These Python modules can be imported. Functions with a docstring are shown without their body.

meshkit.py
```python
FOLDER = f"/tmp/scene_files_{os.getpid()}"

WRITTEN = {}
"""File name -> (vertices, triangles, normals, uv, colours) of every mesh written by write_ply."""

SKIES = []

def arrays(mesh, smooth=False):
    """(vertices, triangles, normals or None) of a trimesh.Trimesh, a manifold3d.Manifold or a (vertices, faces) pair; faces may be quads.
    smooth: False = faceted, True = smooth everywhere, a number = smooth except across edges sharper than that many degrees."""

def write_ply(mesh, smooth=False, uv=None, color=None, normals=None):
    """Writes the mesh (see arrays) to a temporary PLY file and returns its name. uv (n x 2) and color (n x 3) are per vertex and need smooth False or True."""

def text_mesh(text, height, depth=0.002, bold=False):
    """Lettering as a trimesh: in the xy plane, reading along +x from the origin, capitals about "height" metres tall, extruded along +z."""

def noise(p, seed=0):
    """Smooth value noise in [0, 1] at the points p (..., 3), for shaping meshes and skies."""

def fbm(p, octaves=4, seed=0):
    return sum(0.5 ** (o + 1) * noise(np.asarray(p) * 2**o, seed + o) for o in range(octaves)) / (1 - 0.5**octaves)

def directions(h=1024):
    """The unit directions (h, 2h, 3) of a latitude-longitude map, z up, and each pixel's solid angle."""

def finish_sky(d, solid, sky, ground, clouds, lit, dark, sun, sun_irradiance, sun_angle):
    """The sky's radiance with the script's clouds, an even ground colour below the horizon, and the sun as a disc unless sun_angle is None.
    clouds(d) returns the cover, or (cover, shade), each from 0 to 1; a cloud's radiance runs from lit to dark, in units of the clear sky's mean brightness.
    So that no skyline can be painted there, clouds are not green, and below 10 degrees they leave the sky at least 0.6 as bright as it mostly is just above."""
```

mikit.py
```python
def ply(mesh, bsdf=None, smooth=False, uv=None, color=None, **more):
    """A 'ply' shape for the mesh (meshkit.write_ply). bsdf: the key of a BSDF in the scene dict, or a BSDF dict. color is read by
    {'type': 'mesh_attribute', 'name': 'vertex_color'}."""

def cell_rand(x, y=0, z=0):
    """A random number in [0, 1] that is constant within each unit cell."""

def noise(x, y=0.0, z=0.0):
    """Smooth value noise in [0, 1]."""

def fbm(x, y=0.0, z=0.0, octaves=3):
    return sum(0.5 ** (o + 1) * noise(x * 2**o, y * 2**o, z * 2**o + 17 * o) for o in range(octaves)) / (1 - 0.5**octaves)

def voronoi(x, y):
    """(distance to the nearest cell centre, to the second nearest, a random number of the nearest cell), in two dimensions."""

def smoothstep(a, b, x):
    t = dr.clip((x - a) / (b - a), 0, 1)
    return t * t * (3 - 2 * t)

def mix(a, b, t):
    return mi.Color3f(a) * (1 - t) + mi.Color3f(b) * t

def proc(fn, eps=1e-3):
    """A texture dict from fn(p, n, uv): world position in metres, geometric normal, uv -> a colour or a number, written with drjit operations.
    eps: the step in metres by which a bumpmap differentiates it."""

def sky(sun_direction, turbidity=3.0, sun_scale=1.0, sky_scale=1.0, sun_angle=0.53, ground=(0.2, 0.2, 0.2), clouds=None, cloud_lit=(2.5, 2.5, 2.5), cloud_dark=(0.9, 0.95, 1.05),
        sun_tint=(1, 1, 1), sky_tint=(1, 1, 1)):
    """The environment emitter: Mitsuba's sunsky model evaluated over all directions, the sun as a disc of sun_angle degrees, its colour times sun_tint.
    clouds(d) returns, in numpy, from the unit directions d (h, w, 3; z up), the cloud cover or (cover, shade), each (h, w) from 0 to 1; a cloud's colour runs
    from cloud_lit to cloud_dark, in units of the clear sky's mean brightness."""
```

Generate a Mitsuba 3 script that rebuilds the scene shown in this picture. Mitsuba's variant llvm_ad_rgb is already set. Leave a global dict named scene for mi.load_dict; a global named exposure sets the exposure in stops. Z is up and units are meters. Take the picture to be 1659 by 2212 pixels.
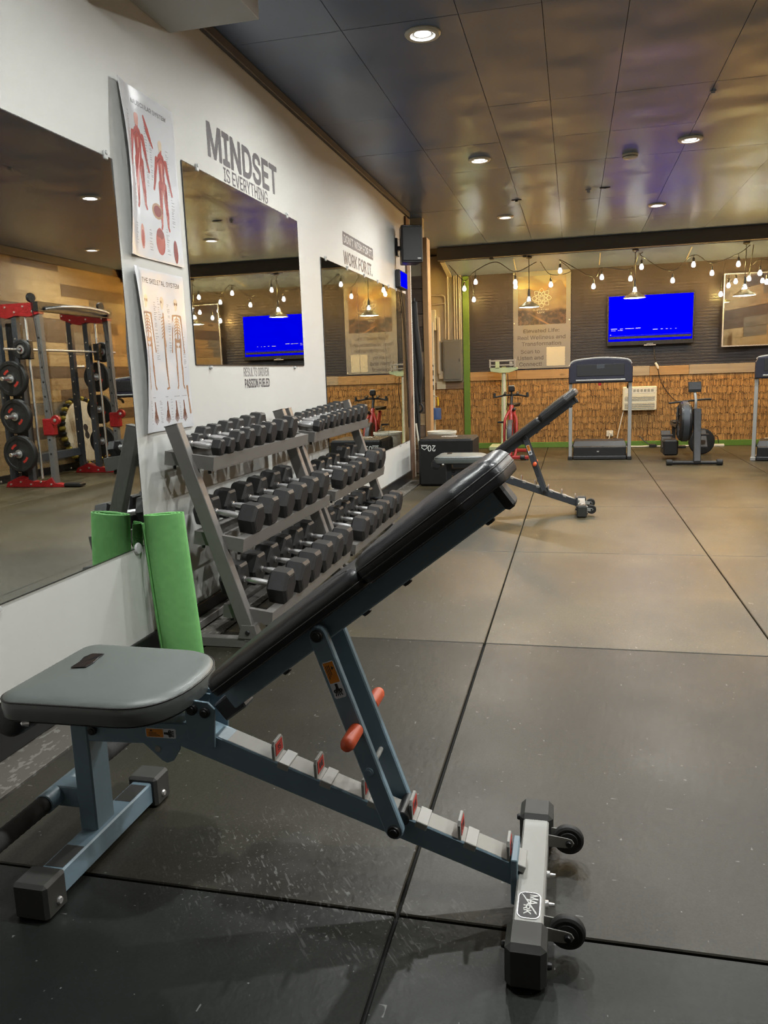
import math, random
import numpy as np
import drjit as dr
import trimesh
import mitsuba as mi
import mikit, meshkit
from mikit import proc, noise, fbm, voronoi, cell_rand, smoothstep, mix
from shapely.geometry import Polygon, Point, LineString, box as sbox
from shapely.ops import unary_union
from shapely import affinity

random.seed(7)
rng = np.random.default_rng(7)
T = mi.ScalarTransform4f
scene, labels = {}, {}

# ---------------------------------------------------------------- camera, lights, exposure
exposure = -0.64
HC = 1.2                                    # camera height
_f, _yaw, _pit, _rol = 1695.33, -0.23949629, -0.17315518, -0.03426653
_fw = np.array([math.sin(_yaw) * math.cos(_pit), math.cos(_yaw) * math.cos(_pit), math.sin(_pit)])
_r = np.array([math.cos(_yaw), -math.sin(_yaw), 0.0])
_u = np.cross(_r, _fw)
_up = -_r * math.sin(_rol) + _u * math.cos(_rol)
scene['camera'] = {'type': 'perspective', 'fov': math.degrees(2 * math.atan(829.5 / _f)), 'fov_axis': 'x', 'near_clip': 0.05, 'far_clip': 100.0,
                   'to_world': T().look_at(origin=[0, 0, HC], target=[float(_fw[0]), float(_fw[1]), float(HC + _fw[2])], up=[float(x) for x in _up])}
DOWN = [3350.0, 3440.0, 3330.0]                # recessed ceiling lights
BULB = [540.0, 300.0, 88.0]                 # warm filament bulbs on the strings
PEND = [45.0, 36.0, 19.0]                   # pendant lamp discs
TVBLUE = [0.0, 0.0, 1.9]

# ---------------------------------------------------------------- helpers
def rgb(*c): return {'type': 'rgb', 'value': list(c)}
def mat(name, d):
    scene['mat_' + name] = {'type': 'twosided', 'bsdf': d} if d['type'] not in ('twosided', 'dielectric', 'thindielectric', 'bumpmap2') else d
    return 'mat_' + name
def prin(name, c, rough=0.5, **k):
    return mat(name, {'type': 'principled', 'base_color': c if isinstance(c, dict) else rgb(*c), 'roughness': rough, **k})
def bump(tex, scale, inner): return {'type': 'bumpmap', 'arbitrary': tex, 'scale': scale, 'bsdf': inner}

def key_for(k):
    if k not in scene and k not in labels: return k
    n = 1
    while f'{k}_{n:03d}' in scene or f'{k}_{n:03d}' in labels: n += 1
    return f'{k}_{n:03d}'
def tag(k, label=None, cat=None, group=None, kind=None):
    d = labels.setdefault(k, {})
    for a, b in (('label', label), ('category', cat), ('group', group), ('kind', kind)):
        if b: d[a] = b
def thing(name, label, cat, group=None):
    k = key_for(name); tag(k, label, cat, group); return k
def part(parent, name, mesh, m, smooth=False, label=None, kind=None, **more):
    k = key_for(parent + '__' + name)
    scene[k] = mikit.ply(mesh, m, smooth, **more)
    if label or kind: tag(k, label, None, None, kind)
    return k
def solo(name, mesh, m, smooth=False, label=None, cat=None, group=None, kind=None, **more):
    k = key_for(name)
    scene[k] = mikit.ply(mesh, m, smooth, **more)
    if label or kind: tag(k, label, cat, group, kind)
    return k
def struct(name, mesh, m, smooth=False, label=None, **more):
    return solo(name, mesh, m, smooth, label, None, None, 'structure', **more)
class Proto:
    """The parts of a thing, built once and placed several times."""
    def __init__(self): self.parts, self.names = [], {}
    def add(self, name, mesh, m, smooth=False, label=None, **more):
        n = self.names.get(name, 0); self.names[name] = n + 1
        nm = name if n == 0 else f'{name}_{n:03d}'
        self.parts.append((nm, mikit.ply(mesh, m, smooth, **more), label)); return nm
    def place(self, name, to_world, label, cat, group=None, swap=None):
        k = thing(name, label, cat, group)
        for nm, d, lb in self.parts:
            d = dict(d); d['to_world'] = to_world
            if swap and d.get('bsdf', {}).get('id') in swap: d['bsdf'] = {'type': 'ref', 'id': swap[d['bsdf']['id']]}
            scene[k + '__' + nm] = d
            if lb: tag(k + '__' + nm, lb)
        return k

def M(v, f): return trimesh.Trimesh(np.asarray(v, float), np.asarray(f, int), process=False)
def join(*ms): return trimesh.util.concatenate([m for m in ms if m is not None])
def box(x0, x1, y0, y1, z0, z1, c=0.0):
    """An axis-aligned box with chamfered edges."""
    lo, hi = np.array([x0, y0, z0], float), np.array([x1, y1, z1], float)
    lo, hi = np.minimum(lo, hi), np.maximum(lo, hi)
    if c <= 0:
        return trimesh.creation.box(bounds=[lo, hi])
    c = min(c, 0.45 * float((hi - lo).min()))
    pts = []
    for sx in (0, 1):
        for sy in (0, 1):
            for sz in (0, 1):
                p = np.where([sx, sy, sz], hi, lo); s = np.where([sx, sy, sz], -1, 1)
                for k in range(3):
                    q = p.copy()
                    for j in range(3):
                        if j != k: q[j] += s[j] * c
                    pts.append(q)
    return trimesh.Trimesh(pts).convex_hull
def hull(pts): return trimesh.Trimesh(np.asarray(pts, float)).convex_hull
def frame(o, x, y):
    x = np.asarray(x, float); x /= np.linalg.norm(x); y = np.asarray(y, float); y = y - x * (x @ y); y /= np.linalg.norm(y)
    m = np.eye(4); m[:3, 0], m[:3, 1], m[:3, 2], m[:3, 3] = x, y, np.cross(x, y), o
    return m
def move(m, mt): m = m.copy(); m.apply_transform(mt); return m
def shift(m, *d): m = m.copy(); m.apply_translation(d); return m
def rotz(m, a, c=(0, 0, 0)):
    m = m.copy(); m.apply_transform(trimesh.transformations.rotation_matrix(a, [0, 0, 1], c)); return m
def extr(poly, h):
    gs = getattr(poly, 'geoms', [poly])
    return trimesh.util.concatenate([trimesh.creation.extrude_polygon(g, h, engine='earcut') for g in gs if g.area > 1e-9])
def bevprism(pts, h, c=0.002):
    """A polygon (xy) extruded to h with chamfered rims; pts counter-clockwise."""
    p = Polygon(pts)
    if not p.exterior.is_ccw: pts = list(pts)[::-1]
    P = np.asarray(pts, float); n = len(P)
    e = np.roll(P, -1, 0) - P; e /= np.linalg.norm(e, axis=1, keepdims=True)
    nrm = np.stack([e[:, 1], -e[:, 0]], 1); pn = np.roll(nrm, 1, 0)
    b = (nrm + pn) / np.maximum(1 + (nrm * pn).sum(1, keepdims=True), 0.3)
    I = P - b * c
    rings = [np.c_[I, np.zeros(n)], np.c_[P, np.full(n, c)], np.c_[P, np.full(n, h - c)], np.c_[I, np.full(n, h)]]
    v = np.vstack(rings); f = []
    for k in range(3):
        for i in range(n):
            j = (i + 1) % n
            f += [[k * n + i, k * n + j, (k + 1) * n + j], [k * n + i, (k + 1) * n + j, (k + 1) * n + i]]
    cv, cf = trimesh.creation.triangulate_polygon(Polygon(I), engine='earcut')
    kd = np.array([np.argmin(((I - q) ** 2).sum(1)) for q in cv])
    for t in cf:
        a, bb, cc = kd[t]
        ar = np.cross(I[bb] - I[a], I[cc] - I[a])
        if ar < 0: a, bb, cc = a, cc, bb
        f += [[3 * n + a, 3 * n + bb, 3 * n + cc], [a, cc, bb]]
    return M(v, f)
def xzprism(pts, y0, y1, c=0.002):
    """A polygon of (x, z) extruded along y from y0 to y1."""
    m = bevprism([(p[0], p[1]) for p in pts], abs(y1 - y0), c)
    v = m.vertices.copy()
    return M(np.c_[v[:, 0], max(y0, y1) - v[:, 2], v[:, 1]], m.faces)
def yzprism(pts, x0, x1, c=0.002):
    """A polygon of (y, z) extruded along x from x0 to x1."""
    m = bevprism([(p[0], p[1]) for p in pts], abs(x1 - x0), c)
    v = m.vertices.copy()
    return M(np.c_[min(x0, x1) + v[:, 2], v[:, 0], v[:, 1]], m.faces)
def tube(pts, r, sides=10, cap=True):
    p = np.asarray(pts, float); t = np.gradient(p, axis=0); t /= np.linalg.norm(t, axis=1, keepdims=True) + 1e-12
    a0 = np.cross(t[0], [0, 0, 1.0]) if abs(t[0][2]) < 0.9 else np.cross(t[0], [1.0, 0, 0])
    A = []
    for i in range(len(p)):
        a0 = a0 - t[i] * (a0 @ t[i]); a0 /= np.linalg.norm(a0); A.append(a0)
    A = np.array(A); B = np.cross(t, A); ang = np.arange(sides) * 2 * np.pi / sides
    R = np.broadcast_to(r, (len(p),))
    v = (p[:, None] + R[:, None, None] * (np.cos(ang)[None, :, None] * A[:, None] + np.sin(ang)[None, :, None] * B[:, None])).reshape(-1, 3)
    f = []
    for i in range(len(p) - 1):
        for j in range(sides):
            k = (j + 1) % sides
            f += [[i * sides + j, i * sides + k, (i + 1) * sides + k], [i * sides + j, (i + 1) * sides + k, (i + 1) * sides + j]]
    if cap:
        n = len(v); v = np.vstack([v, p[0], p[-1]]); l = (len(p) - 1) * sides
        for j in range(sides):
            k = (j + 1) % sides
            f += [[n, k, j], [n + 1, l + j, l + k]]
    return M(v, f)
def cyl(a, b, r, sides=20, c=0.0, r2=None):
    """A cylinder (or cone) from a to b, its rims chamfered by c."""
    a, b = np.asarray(a, float), np.asarray(b, float); r2 = r if r2 is None else r2
    d = b - a; L = np.linalg.norm(d); d = d / L
    if c > 0: return tube([a, a + d * c * 0.999, a + d * c, b - d * c, b - d * c * 0.999, b], [r - c, r, r, r2, r2, r2 - c], sides)
    return tube([a, b], [r, r2], sides)
def lathe(prof, o=(0, 0, 0), axis=(0, 0, 1), n=28):
    """Profile (radius, height) turned about an axis through o."""
    ax = np.asarray(axis, float); ax /= np.linalg.norm(ax)
    a = np.cross(ax, [0, 0, 1.0]) if abs(ax[2]) < 0.9 else np.array([1.0, 0, 0])
    a = a - ax * (a @ ax); a /= np.linalg.norm(a); b = np.cross(ax, a)
    ang = np.arange(n) * 2 * np.pi / n; ring = np.cos(ang)[:, None] * a + np.sin(ang)[:, None] * b
    v = np.vstack([np.asarray(o) + ring * max(r, 1e-5) + ax * h for r, h in prof]); f = []
    for i in range(len(prof) - 1):
        for j in range(n):
            k = (j + 1) % n
            f += [[i * n + j, i * n + k, (i + 1) * n + k], [i * n + j, (i + 1) * n + k, (i + 1) * n + j]]
    return M(v, f)
def torus(o, axis, R, r, n=32, m=8):
    ang = np.arange(m + 1) * 2 * np.pi / m
    return lathe([(R + r * math.cos(t), r * math.sin(t)) for t in ang], o, axis, n)
def pad(outline, prof, crown=0.0, steps=4):
    """A cushion: closed outline (x, y), prof = [(inset, z)...] from bottom to top; the top is crowned."""
    P = np.asarray(outline, float); n = len(P)
    e = np.roll(P, -1, 0) - np.roll(P, 1, 0); e /= np.linalg.norm(e, axis=1, keepdims=True)
    nr = np.stack([e[:, 1], -e[:, 0]], 1); c = P.mean(0); v = [[c[0], c[1], prof[0][1]]]
    for ins, z in prof: v += [[*q, z] for q in P - nr * ins]
    I = P - nr * prof[-1][0]; zt = prof[-1][1]
    for s in range(1, steps + 1):
        k = 1 - s / (steps + 0.0)
        if s < steps: v += [[*(c + (q - c) * k), zt + crown * (1 - k * k)] for q in I]
    v.append([c[0], c[1], zt + crown]); f = []; rows = len(prof) + steps - 1
    for j in range(n): f.append([0, 1 + (j + 1) % n, 1 + j])
    for i in range(rows - 1):
        for j in range(n):
            k = (j + 1) % n; a, b = 1 + i * n, 1 + (i + 1) * n
            f += [[a + j, a + k, b + k], [a + j, b + k, b + j]]
    a = 1 + (rows - 1) * n
    for j in range(n): f.append([a + j, a + (j + 1) % n, len(v) - 1])
    return M(v, f)
def densify(pts, d):
    out = []
    for i in range(len(pts)):
        a, b = np.array(pts[i], float), np.array(pts[(i + 1) % len(pts)], float)
        k = max(1, int(np.linalg.norm(b - a) / d))
        out += [a + (b - a) * t / k for t in range(k)]
    return np.array(out)
def roundpoly(pts, r, d=0.01):
    g = Polygon(pts).buffer(-r, join_style=2).buffer(r, quad_segs=10)
    c = np.array(g.exterior.coords)[:-1]
    if not g.exterior.is_ccw: c = c[::-1]
    return densify(c, d)
def words(text, w, h, bold=False, depth=0.0006, heavy=0.0):
    """Lettering fitted into width w and capital height h, lower left at the origin, in the xy plane."""
    m = meshkit.text_mesh(text, h, depth, bold); b = m.bounds
    m.apply_translation([-b[0][0], 0, 0]); s = w / (b[1][0] - b[0][0])
    m.apply_scale([s, 1, 1])
    if heavy: m = trimesh.util.concatenate([shift(m, dx * heavy, dy * heavy, 0) for dx, dy in ((0, 0), (1, 0), (-1, 0), (0, 1), (0, -1), (.7, .7), (-.7, -.7))])
    return m
def wires(pts, n=8):
    """A smooth path (Catmull-Rom) through points."""
    p = np.asarray(pts, float); q = np.vstack([2 * p[0] - p[1], p, 2 * p[-1] - p[-2]]); out = []
    for i in range(1, len(q) - 2):
        for t in np.linspace(0, 1, n, endpoint=False):
            a, b, c, d = q[i - 1], q[i], q[i + 1], q[i + 2]
            out.append(0.5 * ((2 * b) + (c - a) * t + (2 * a - 5 * b + 4 * c - d) * t * t + (3 * b - a - 3 * c + d) * t ** 3))
    out.append(q[-2]); return np.array(out)

# ---------------------------------------------------------------- materials
mat('screen_glass', {'type': 'diffuse', 'reflectance': rgb(0.0, 0.0, 0.0)})
prin('wall_paint', (0.52, 0.518, 0.498), 0.55, specular=0.35)
prin('white_trim', (0.62, 0.6, 0.55), 0.45)
prin('cream_wall', (0.36, 0.31, 0.22), 0.6)
def _ceil(p, n, uv):
    a = fbm(p.x * 0.9, p.y * 0.9, 0.0, 3)
    return mix((0.076, 0.115, 0.185), (0.102, 0.15, 0.235), a)
def _ceil_b(p, n, uv): return fbm(p.x * 2.2 + 4.0, p.y * 2.2, 0.0, 2)
mat('ceiling', bump(proc(_ceil_b, 0.01), 0.022, {'type': 'principled', 'base_color': proc(_ceil), 'roughness': 0.31, 'specular': 0.5}))
prin('ceiling_gap', (0.015, 0.015, 0.016), 0.8)
prin('beam_paint', (0.05, 0.05, 0.055), 0.55)
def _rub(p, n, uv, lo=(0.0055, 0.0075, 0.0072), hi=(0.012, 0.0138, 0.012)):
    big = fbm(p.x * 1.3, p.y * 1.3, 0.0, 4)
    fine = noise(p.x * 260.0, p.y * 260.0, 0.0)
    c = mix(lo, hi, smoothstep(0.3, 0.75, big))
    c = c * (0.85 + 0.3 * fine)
    # chalky scuffs under the bench and grit here and there
    dx, dy = (p.x + 0.72) / 0.19, (p.y - 1.66) / 0.16
    s1 = dr.exp(-(dx * dx + dy * dy)); dx2, dy2 = (p.x + 0.42) / 0.2, (p.y - 1.52) / 0.1
    s2 = dr.exp(-(dx2 * dx2 + dy2 * dy2)) * 0.5
    streak = smoothstep(0.70, 0.86, noise((p.x + 0.8 * p.y) * 210.0, (p.y - 0.8 * p.x) * 40.0, 2.0)) * smoothstep(0.45, 0.7, noise(p.x * 22.0, p.y * 22.0, 8.0))
    haze = smoothstep(0.45, 0.8, fbm(p.x * 9.0, p.y * 9.0, 3.0, 3))
    grit = smoothstep(0.86, 0.92, noise(p.x * 210.0, p.y * 210.0, 5.0))
    w = dr.clip((s1 + s2) * (0.42 * streak + 0.08 * haze + 0.4 * grit), 0, 1)
    far = smoothstep(0.965, 0.985, noise(p.x * 70.0, p.y * 70.0, 9.0)) * 0.25
    return mix(c, (0.42, 0.42, 0.42), dr.clip(w + far, 0, 1))
def _rub_r(p, n, uv): return 0.36 + 0.18 * fbm(p.x * 2.1 + 3.0, p.y * 2.1, 1.0, 4)
def _rub_b(p, n, uv): return noise(p.x * 190.0, p.y * 190.0, 0.0) + 1.5 * noise(p.x * 60.0, p.y * 60.0, 4.0)
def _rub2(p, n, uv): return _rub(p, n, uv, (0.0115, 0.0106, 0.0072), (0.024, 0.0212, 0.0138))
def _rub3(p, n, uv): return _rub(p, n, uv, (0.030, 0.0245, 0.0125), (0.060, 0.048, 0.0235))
for nm, fn, sp_ in (('rubber_mat', _rub, 0.28), ('rubber_mat_worn', _rub2, 0.36), ('rubber_mat_dusty', _rub3, 0.58)):  # worn and dusty tans also carry the far floor's warm reflected light
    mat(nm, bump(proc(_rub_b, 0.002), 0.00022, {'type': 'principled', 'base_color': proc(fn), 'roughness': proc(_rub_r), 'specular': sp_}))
prin('subfloor', (0.008, 0.008, 0.008), 0.9)
def _strip(p, n, uv):
    c = smoothstep(0.60, 0.72, fbm(p.x * 75.0, p.y * 40.0, 0.0, 3))
    return mix((0.075, 0.068, 0.058), (0.14, 0.132, 0.118), c)
mat('chipped_floor', {'type': 'principled', 'base_color': proc(_strip), 'roughness': 0.6})
prin('black_vinyl_base', (0.012, 0.012, 0.013), 0.5)
prin('black_plastic', (0.012, 0.012, 0.013), 0.38)
prin('dark_plastic', (0.018, 0.018, 0.020), 0.45)
prin('black_rubber', (0.016, 0.016, 0.016), 0.62)
prin('rubber_cap', (0.030, 0.030, 0.028), 0.6)
prin('foam_grip', (0.02, 0.02, 0.02), 0.85)
def _vin(p, n, uv): return noise(p.x * 420.0, p.y * 420.0, p.z * 420.0) + 2.0 * fbm(p.x * 18.0, p.y * 18.0, p.z * 18.0, 2)
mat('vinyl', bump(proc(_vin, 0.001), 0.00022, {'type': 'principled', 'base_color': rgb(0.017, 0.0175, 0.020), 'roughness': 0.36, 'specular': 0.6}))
mat('seat_vinyl', bump(proc(_vin, 0.001), 0.00022, {'type': 'principled', 'base_color': rgb(0.105, 0.118, 0.113), 'roughness': 0.42, 'specular': 0.7}))  # dusty black vinyl, greyed further by overhead gloss put into the base colour
prin('piping', (0.028, 0.027, 0.026), 0.45)
def _steel(p, n, uv): return mix((0.145, 0.215, 0.265), (0.17, 0.245, 0.295), fbm(p.x * 9.0, p.y * 9.0, p.z * 9.0, 2))
mat('bench_steel', {'type': 'principled', 'base_color': proc(_steel), 'roughness': 0.42, 'specular': 0.5})
prin('dark_steel', (0.042, 0.047, 0.055), 0.42)
prin('worn_rail', (0.27, 0.26, 0.235), 0.5)  # pale grey with the light from above put into the colour
prin('rack_steel', (0.135, 0.127, 0.120), 0.42)
prin('orange_grip', (0.68, 0.095, 0.03), 0.45)
prin('red_sticker', (0.42, 0.03, 0.02), 0.5)
prin('orange_sticker', (0.62, 0.21, 0.015), 0.4)
prin('white_sticker', (0.62, 0.64, 0.68), 0.4)
prin('black_print', (0.012, 0.012, 0.015), 0.5)
mat('chrome', {'type': 'roughconductor', 'material': 'Al', 'alpha': 0.15, 'distribution': 'ggx'})
mat('satin_metal', {'type': 'roughconductor', 'material': 'Al', 'alpha': 0.28, 'distribution': 'ggx', 'specular_reflectance': rgb(0.62, 0.62, 0.62)})
mat('mirror', {'type': 'conductor', 'material': 'none', 'specular_reflectance': rgb(0.66, 0.69, 0.67)})
mat('clear_plastic', {'type': 'roughplastic', 'diffuse_reflectance': rgb(0.55, 0.56, 0.55), 'alpha': 0.08})
prin('tape', (0.012, 0.012, 0.014), 0.2)
prin('hex_rubber', (0.018, 0.018, 0.0185), 0.5, specular=0.5)
prin('hex_inset', (0.009, 0.009, 0.012), 0.6)
def _foam(p, n, uv): return mix((0.155, 0.42, 0.13), (0.20, 0.50, 0.165), fbm(p.x * 40.0, p.y * 40.0, p.z * 40.0, 2))
mat('green_foam', {'type': 'principled', 'base_color': proc(_foam), 'roughness': 0.75})
prin('green_paint', (0.085, 0.17, 0.02), 0.5)
mat('poster_paper', {'type': 'roughplastic', 'diffuse_reflectance': rgb(0.60, 0.61, 0.64), 'alpha': 0.06, 'int_ior': 1.5})
prin('decal_grey', (0.075, 0.072, 0.08), 0.55)
prin('decal_light', (0.20, 0.195, 0.20), 0.55)
prin('decal_text', (0.48, 0.47, 0.46), 0.55)
for nm, c in (('muscle', (0.34, 0.065, 0.06)), ('muscle_dark', (0.2, 0.035, 0.04)), ('muscle_pale', (0.5, 0.24, 0.2)), ('bone', (0.34, 0.2, 0.13)), ('bone_dark', (0.15, 0.07, 0.05)), ('bone_pale', (0.56, 0.47, 0.36)), ('ink', (0.06, 0.06, 0.07)), ('ink_grey', (0.3, 0.3, 0.32))):
    prin('print_' + nm, c, 0.22)
def wood(name, a, b, axis='y'):
    def fn(p, n, uv, a=a, b=b, axis=axis):
        l, s, t = (p.y, p.x, p.z) if axis == 'y' else (p.x, p.y, p.z) if axis == 'x' else (p.z, p.x, p.y)
        g = fbm(l * 2.2, s * 38.0 + 9.0, t * 38.0, 3)
        ring = noise(l * 1.1, s * 14.0, t * 16.0 + 1.5 * noise(l * 3.0, s * 3.0, t * 3.0))
        k = smoothstep(0.86, 0.95, noise(l * 5.5, s * 9.0, t * 9.0 + 5.0)) * 0.5
        c = mix(a, b, dr.clip(0.65 * g + 0.45 * ring - 0.1, 0, 1))
        return c * (1 - k)
    return mat(name, {'type': 'principled', 'base_color': proc(fn), 'roughness': 0.6, 'specular': 0.3})
wood('plank_tan', (0.17, 0.105, 0.047), (0.31, 0.21, 0.105))
wood('plank_gold', (0.23, 0.15, 0.064), (0.36, 0.25, 0.125))
wood('plank_brown', (0.065, 0.04, 0.024), (0.125, 0.082, 0.05))
wood('plank_grey', (0.10, 0.08, 0.056), (0.19, 0.15, 0.105))
wood('plank_dark_x', (0.06, 0.042, 0.030), (0.12, 0.085, 0.06), 'x')
wood('plank_tan_x', (0.32, 0.2, 0.1), (0.5, 0.35, 0.19), 'x')
wood('plank_brown_x', (0.13, 0.085, 0.055), (0.22, 0.15, 0.1), 'x')
wood('trim_wood_x', (0.25, 0.14, 0.058), (0.42, 0.27, 0.125), 'x')
wood('trim_grey_x', (0.24, 0.19, 0.13), (0.34, 0.28, 0.2), 'x')
wood('post_wood', (0.26, 0.14, 0.06), (0.46, 0.28, 0.13), 'z')
wood('post_brown', (0.14, 0.085, 0.06), (0.24, 0.15, 0.1), 'z')
def _reed(p, n, uv):
    c = cell_rand(dr.floor(p.x / 0.010), dr.floor(p.z / 0.1 + 0.3), 3.0)
    g = fbm(p.x * 120.0, p.z * 16.0, 0.0, 3)
    a = mix((0.075, 0.031, 0.009), (0.50, 0.27, 0.085), dr.clip(0.55 * c + 0.65 * g - 0.12, 0, 1))
    return a
mat('reed', {'type': 'principled', 'base_color': proc(_reed), 'roughness': 0.65, 'specular': 0.3})
def _ship(p, n, uv): return mix((0.013, 0.0118, 0.0155), (0.0195, 0.018, 0.023), fbm(p.x * 3.0, p.z * 9.0, 0.0, 3))
def _ship_b(p, n, uv):
    w = p.z / 0.045 - dr.floor(p.z / 0.045)
    return smoothstep(0.0, 0.14, w) * smoothstep(0.0, 0.14, 1 - w) + 0.25 * noise(p.x * 25.0, p.z * 80.0, 0.0)
mat('shiplap', bump(proc(_ship_b, 0.003), 0.0028, {'type': 'principled', 'base_color': proc(_ship), 'roughness': 0.5}))
prin('grey_banner', (0.20, 0.19, 0.17), 0.4)
prin('banner_ink', (0.07, 0.06, 0.055), 0.5)
prin('cream_print', (0.48, 0.44, 0.32), 0.45)
prin('panel_grey', (0.10, 0.105, 0.10), 0.5)
prin('conduit', (0.42, 0.37, 0.28), 0.4)
prin('white_plastic', (0.62, 0.58, 0.48), 0.42)
prin('warm_white', (0.60, 0.56, 0.42), 0.5)
prin('vent_grey', (0.26, 0.25, 0.21), 0.5)
prin('scale_green', (0.42, 0.50, 0.30), 0.4)
prin('bike_red', (0.30, 0.018, 0.016), 0.25, clearcoat=0.6)
prin('machine_red', (0.30, 0.012, 0.014), 0.35)
prin('silver_paint', (0.30, 0.295, 0.275), 0.38)
prin('grey_post', (0.25, 0.245, 0.23), 0.4)
prin('navy_plastic', (0.018, 0.018, 0.032), 0.4)
prin('blue_cloth', (0.035, 0.07, 0.19), 0.7)
prin('yellow_plastic', (0.6, 0.4, 0.02), 0.4)
prin('box_vinyl', (0.008, 0.008, 0.0085), 0.55, specular=0.35)
prin('white_print', (0.62, 0.62, 0.6), 0.5)
prin('soffit', (0.42, 0.42, 0.40), 0.6)
prin('lamp_shade', (0.09, 0.08, 0.06), 0.4)
prin('gold', (0.45, 0.34, 0.06), 0.3, metallic=0.6)
prin('drum_skin', (0.42, 0.36, 0.26), 0.6)
prin('rope_green', (0.12, 0.42, 0.08), 0.6)
prin('plate_rubber', (0.014, 0.014, 0.014), 0.55)

# ================================================================ the setting
XW, XR, YF, YB, ZC = -1.82, 3.4, 12.45, -3.2, 2.97     # left wall, right wall, far wall, wall behind the camera, ceiling
def W(y, z): return y * 1.0111, 1.2 + (z - 1.2) * 1.0111
# floor: a dark slab, rubber mats on it, a strip of chipped floor along the left wall
struct('floor', box(-2.6, XR + 0.1, YB - 0.1, YF + 0.1, -0.14, -0.016), 'mat_subfloor')
part('floor', 'border_strip', box(XW - 0.02, -1.648, YB, 8.98, -0.016, -0.002, 0.001), 'mat_chipped_floor')
xs = [-1.64, -0.379, 0.841, 2.061, 3.281, XR + 0.06]
ys = [YB, -2.114, -0.286, 1.542, 3.37, 5.198, 7.02, 8.74, 10.56, YF]
for i in range(len(xs) - 1):
    for j in range(len(ys) - 1):
        g = 0.0045 if j <= 3 else 0.003
        x0, x1 = xs[i], xs[i + 1]
        if i == 0 and j >= 7: x0 = -2.2
        if i == 0 and j == 6: x0 = -1.64
        dz = rng.uniform(-0.0012, 0.0004)
        part('floor', 'mat', box(x0 + g, x1 - g, ys[j] + g, ys[j + 1] - g, -0.016, dz, 0.003), 'mat_rubber_mat' if j <= 2 else 'mat_rubber_mat_worn' if j == 3 else 'mat_rubber_mat_dusty')
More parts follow.
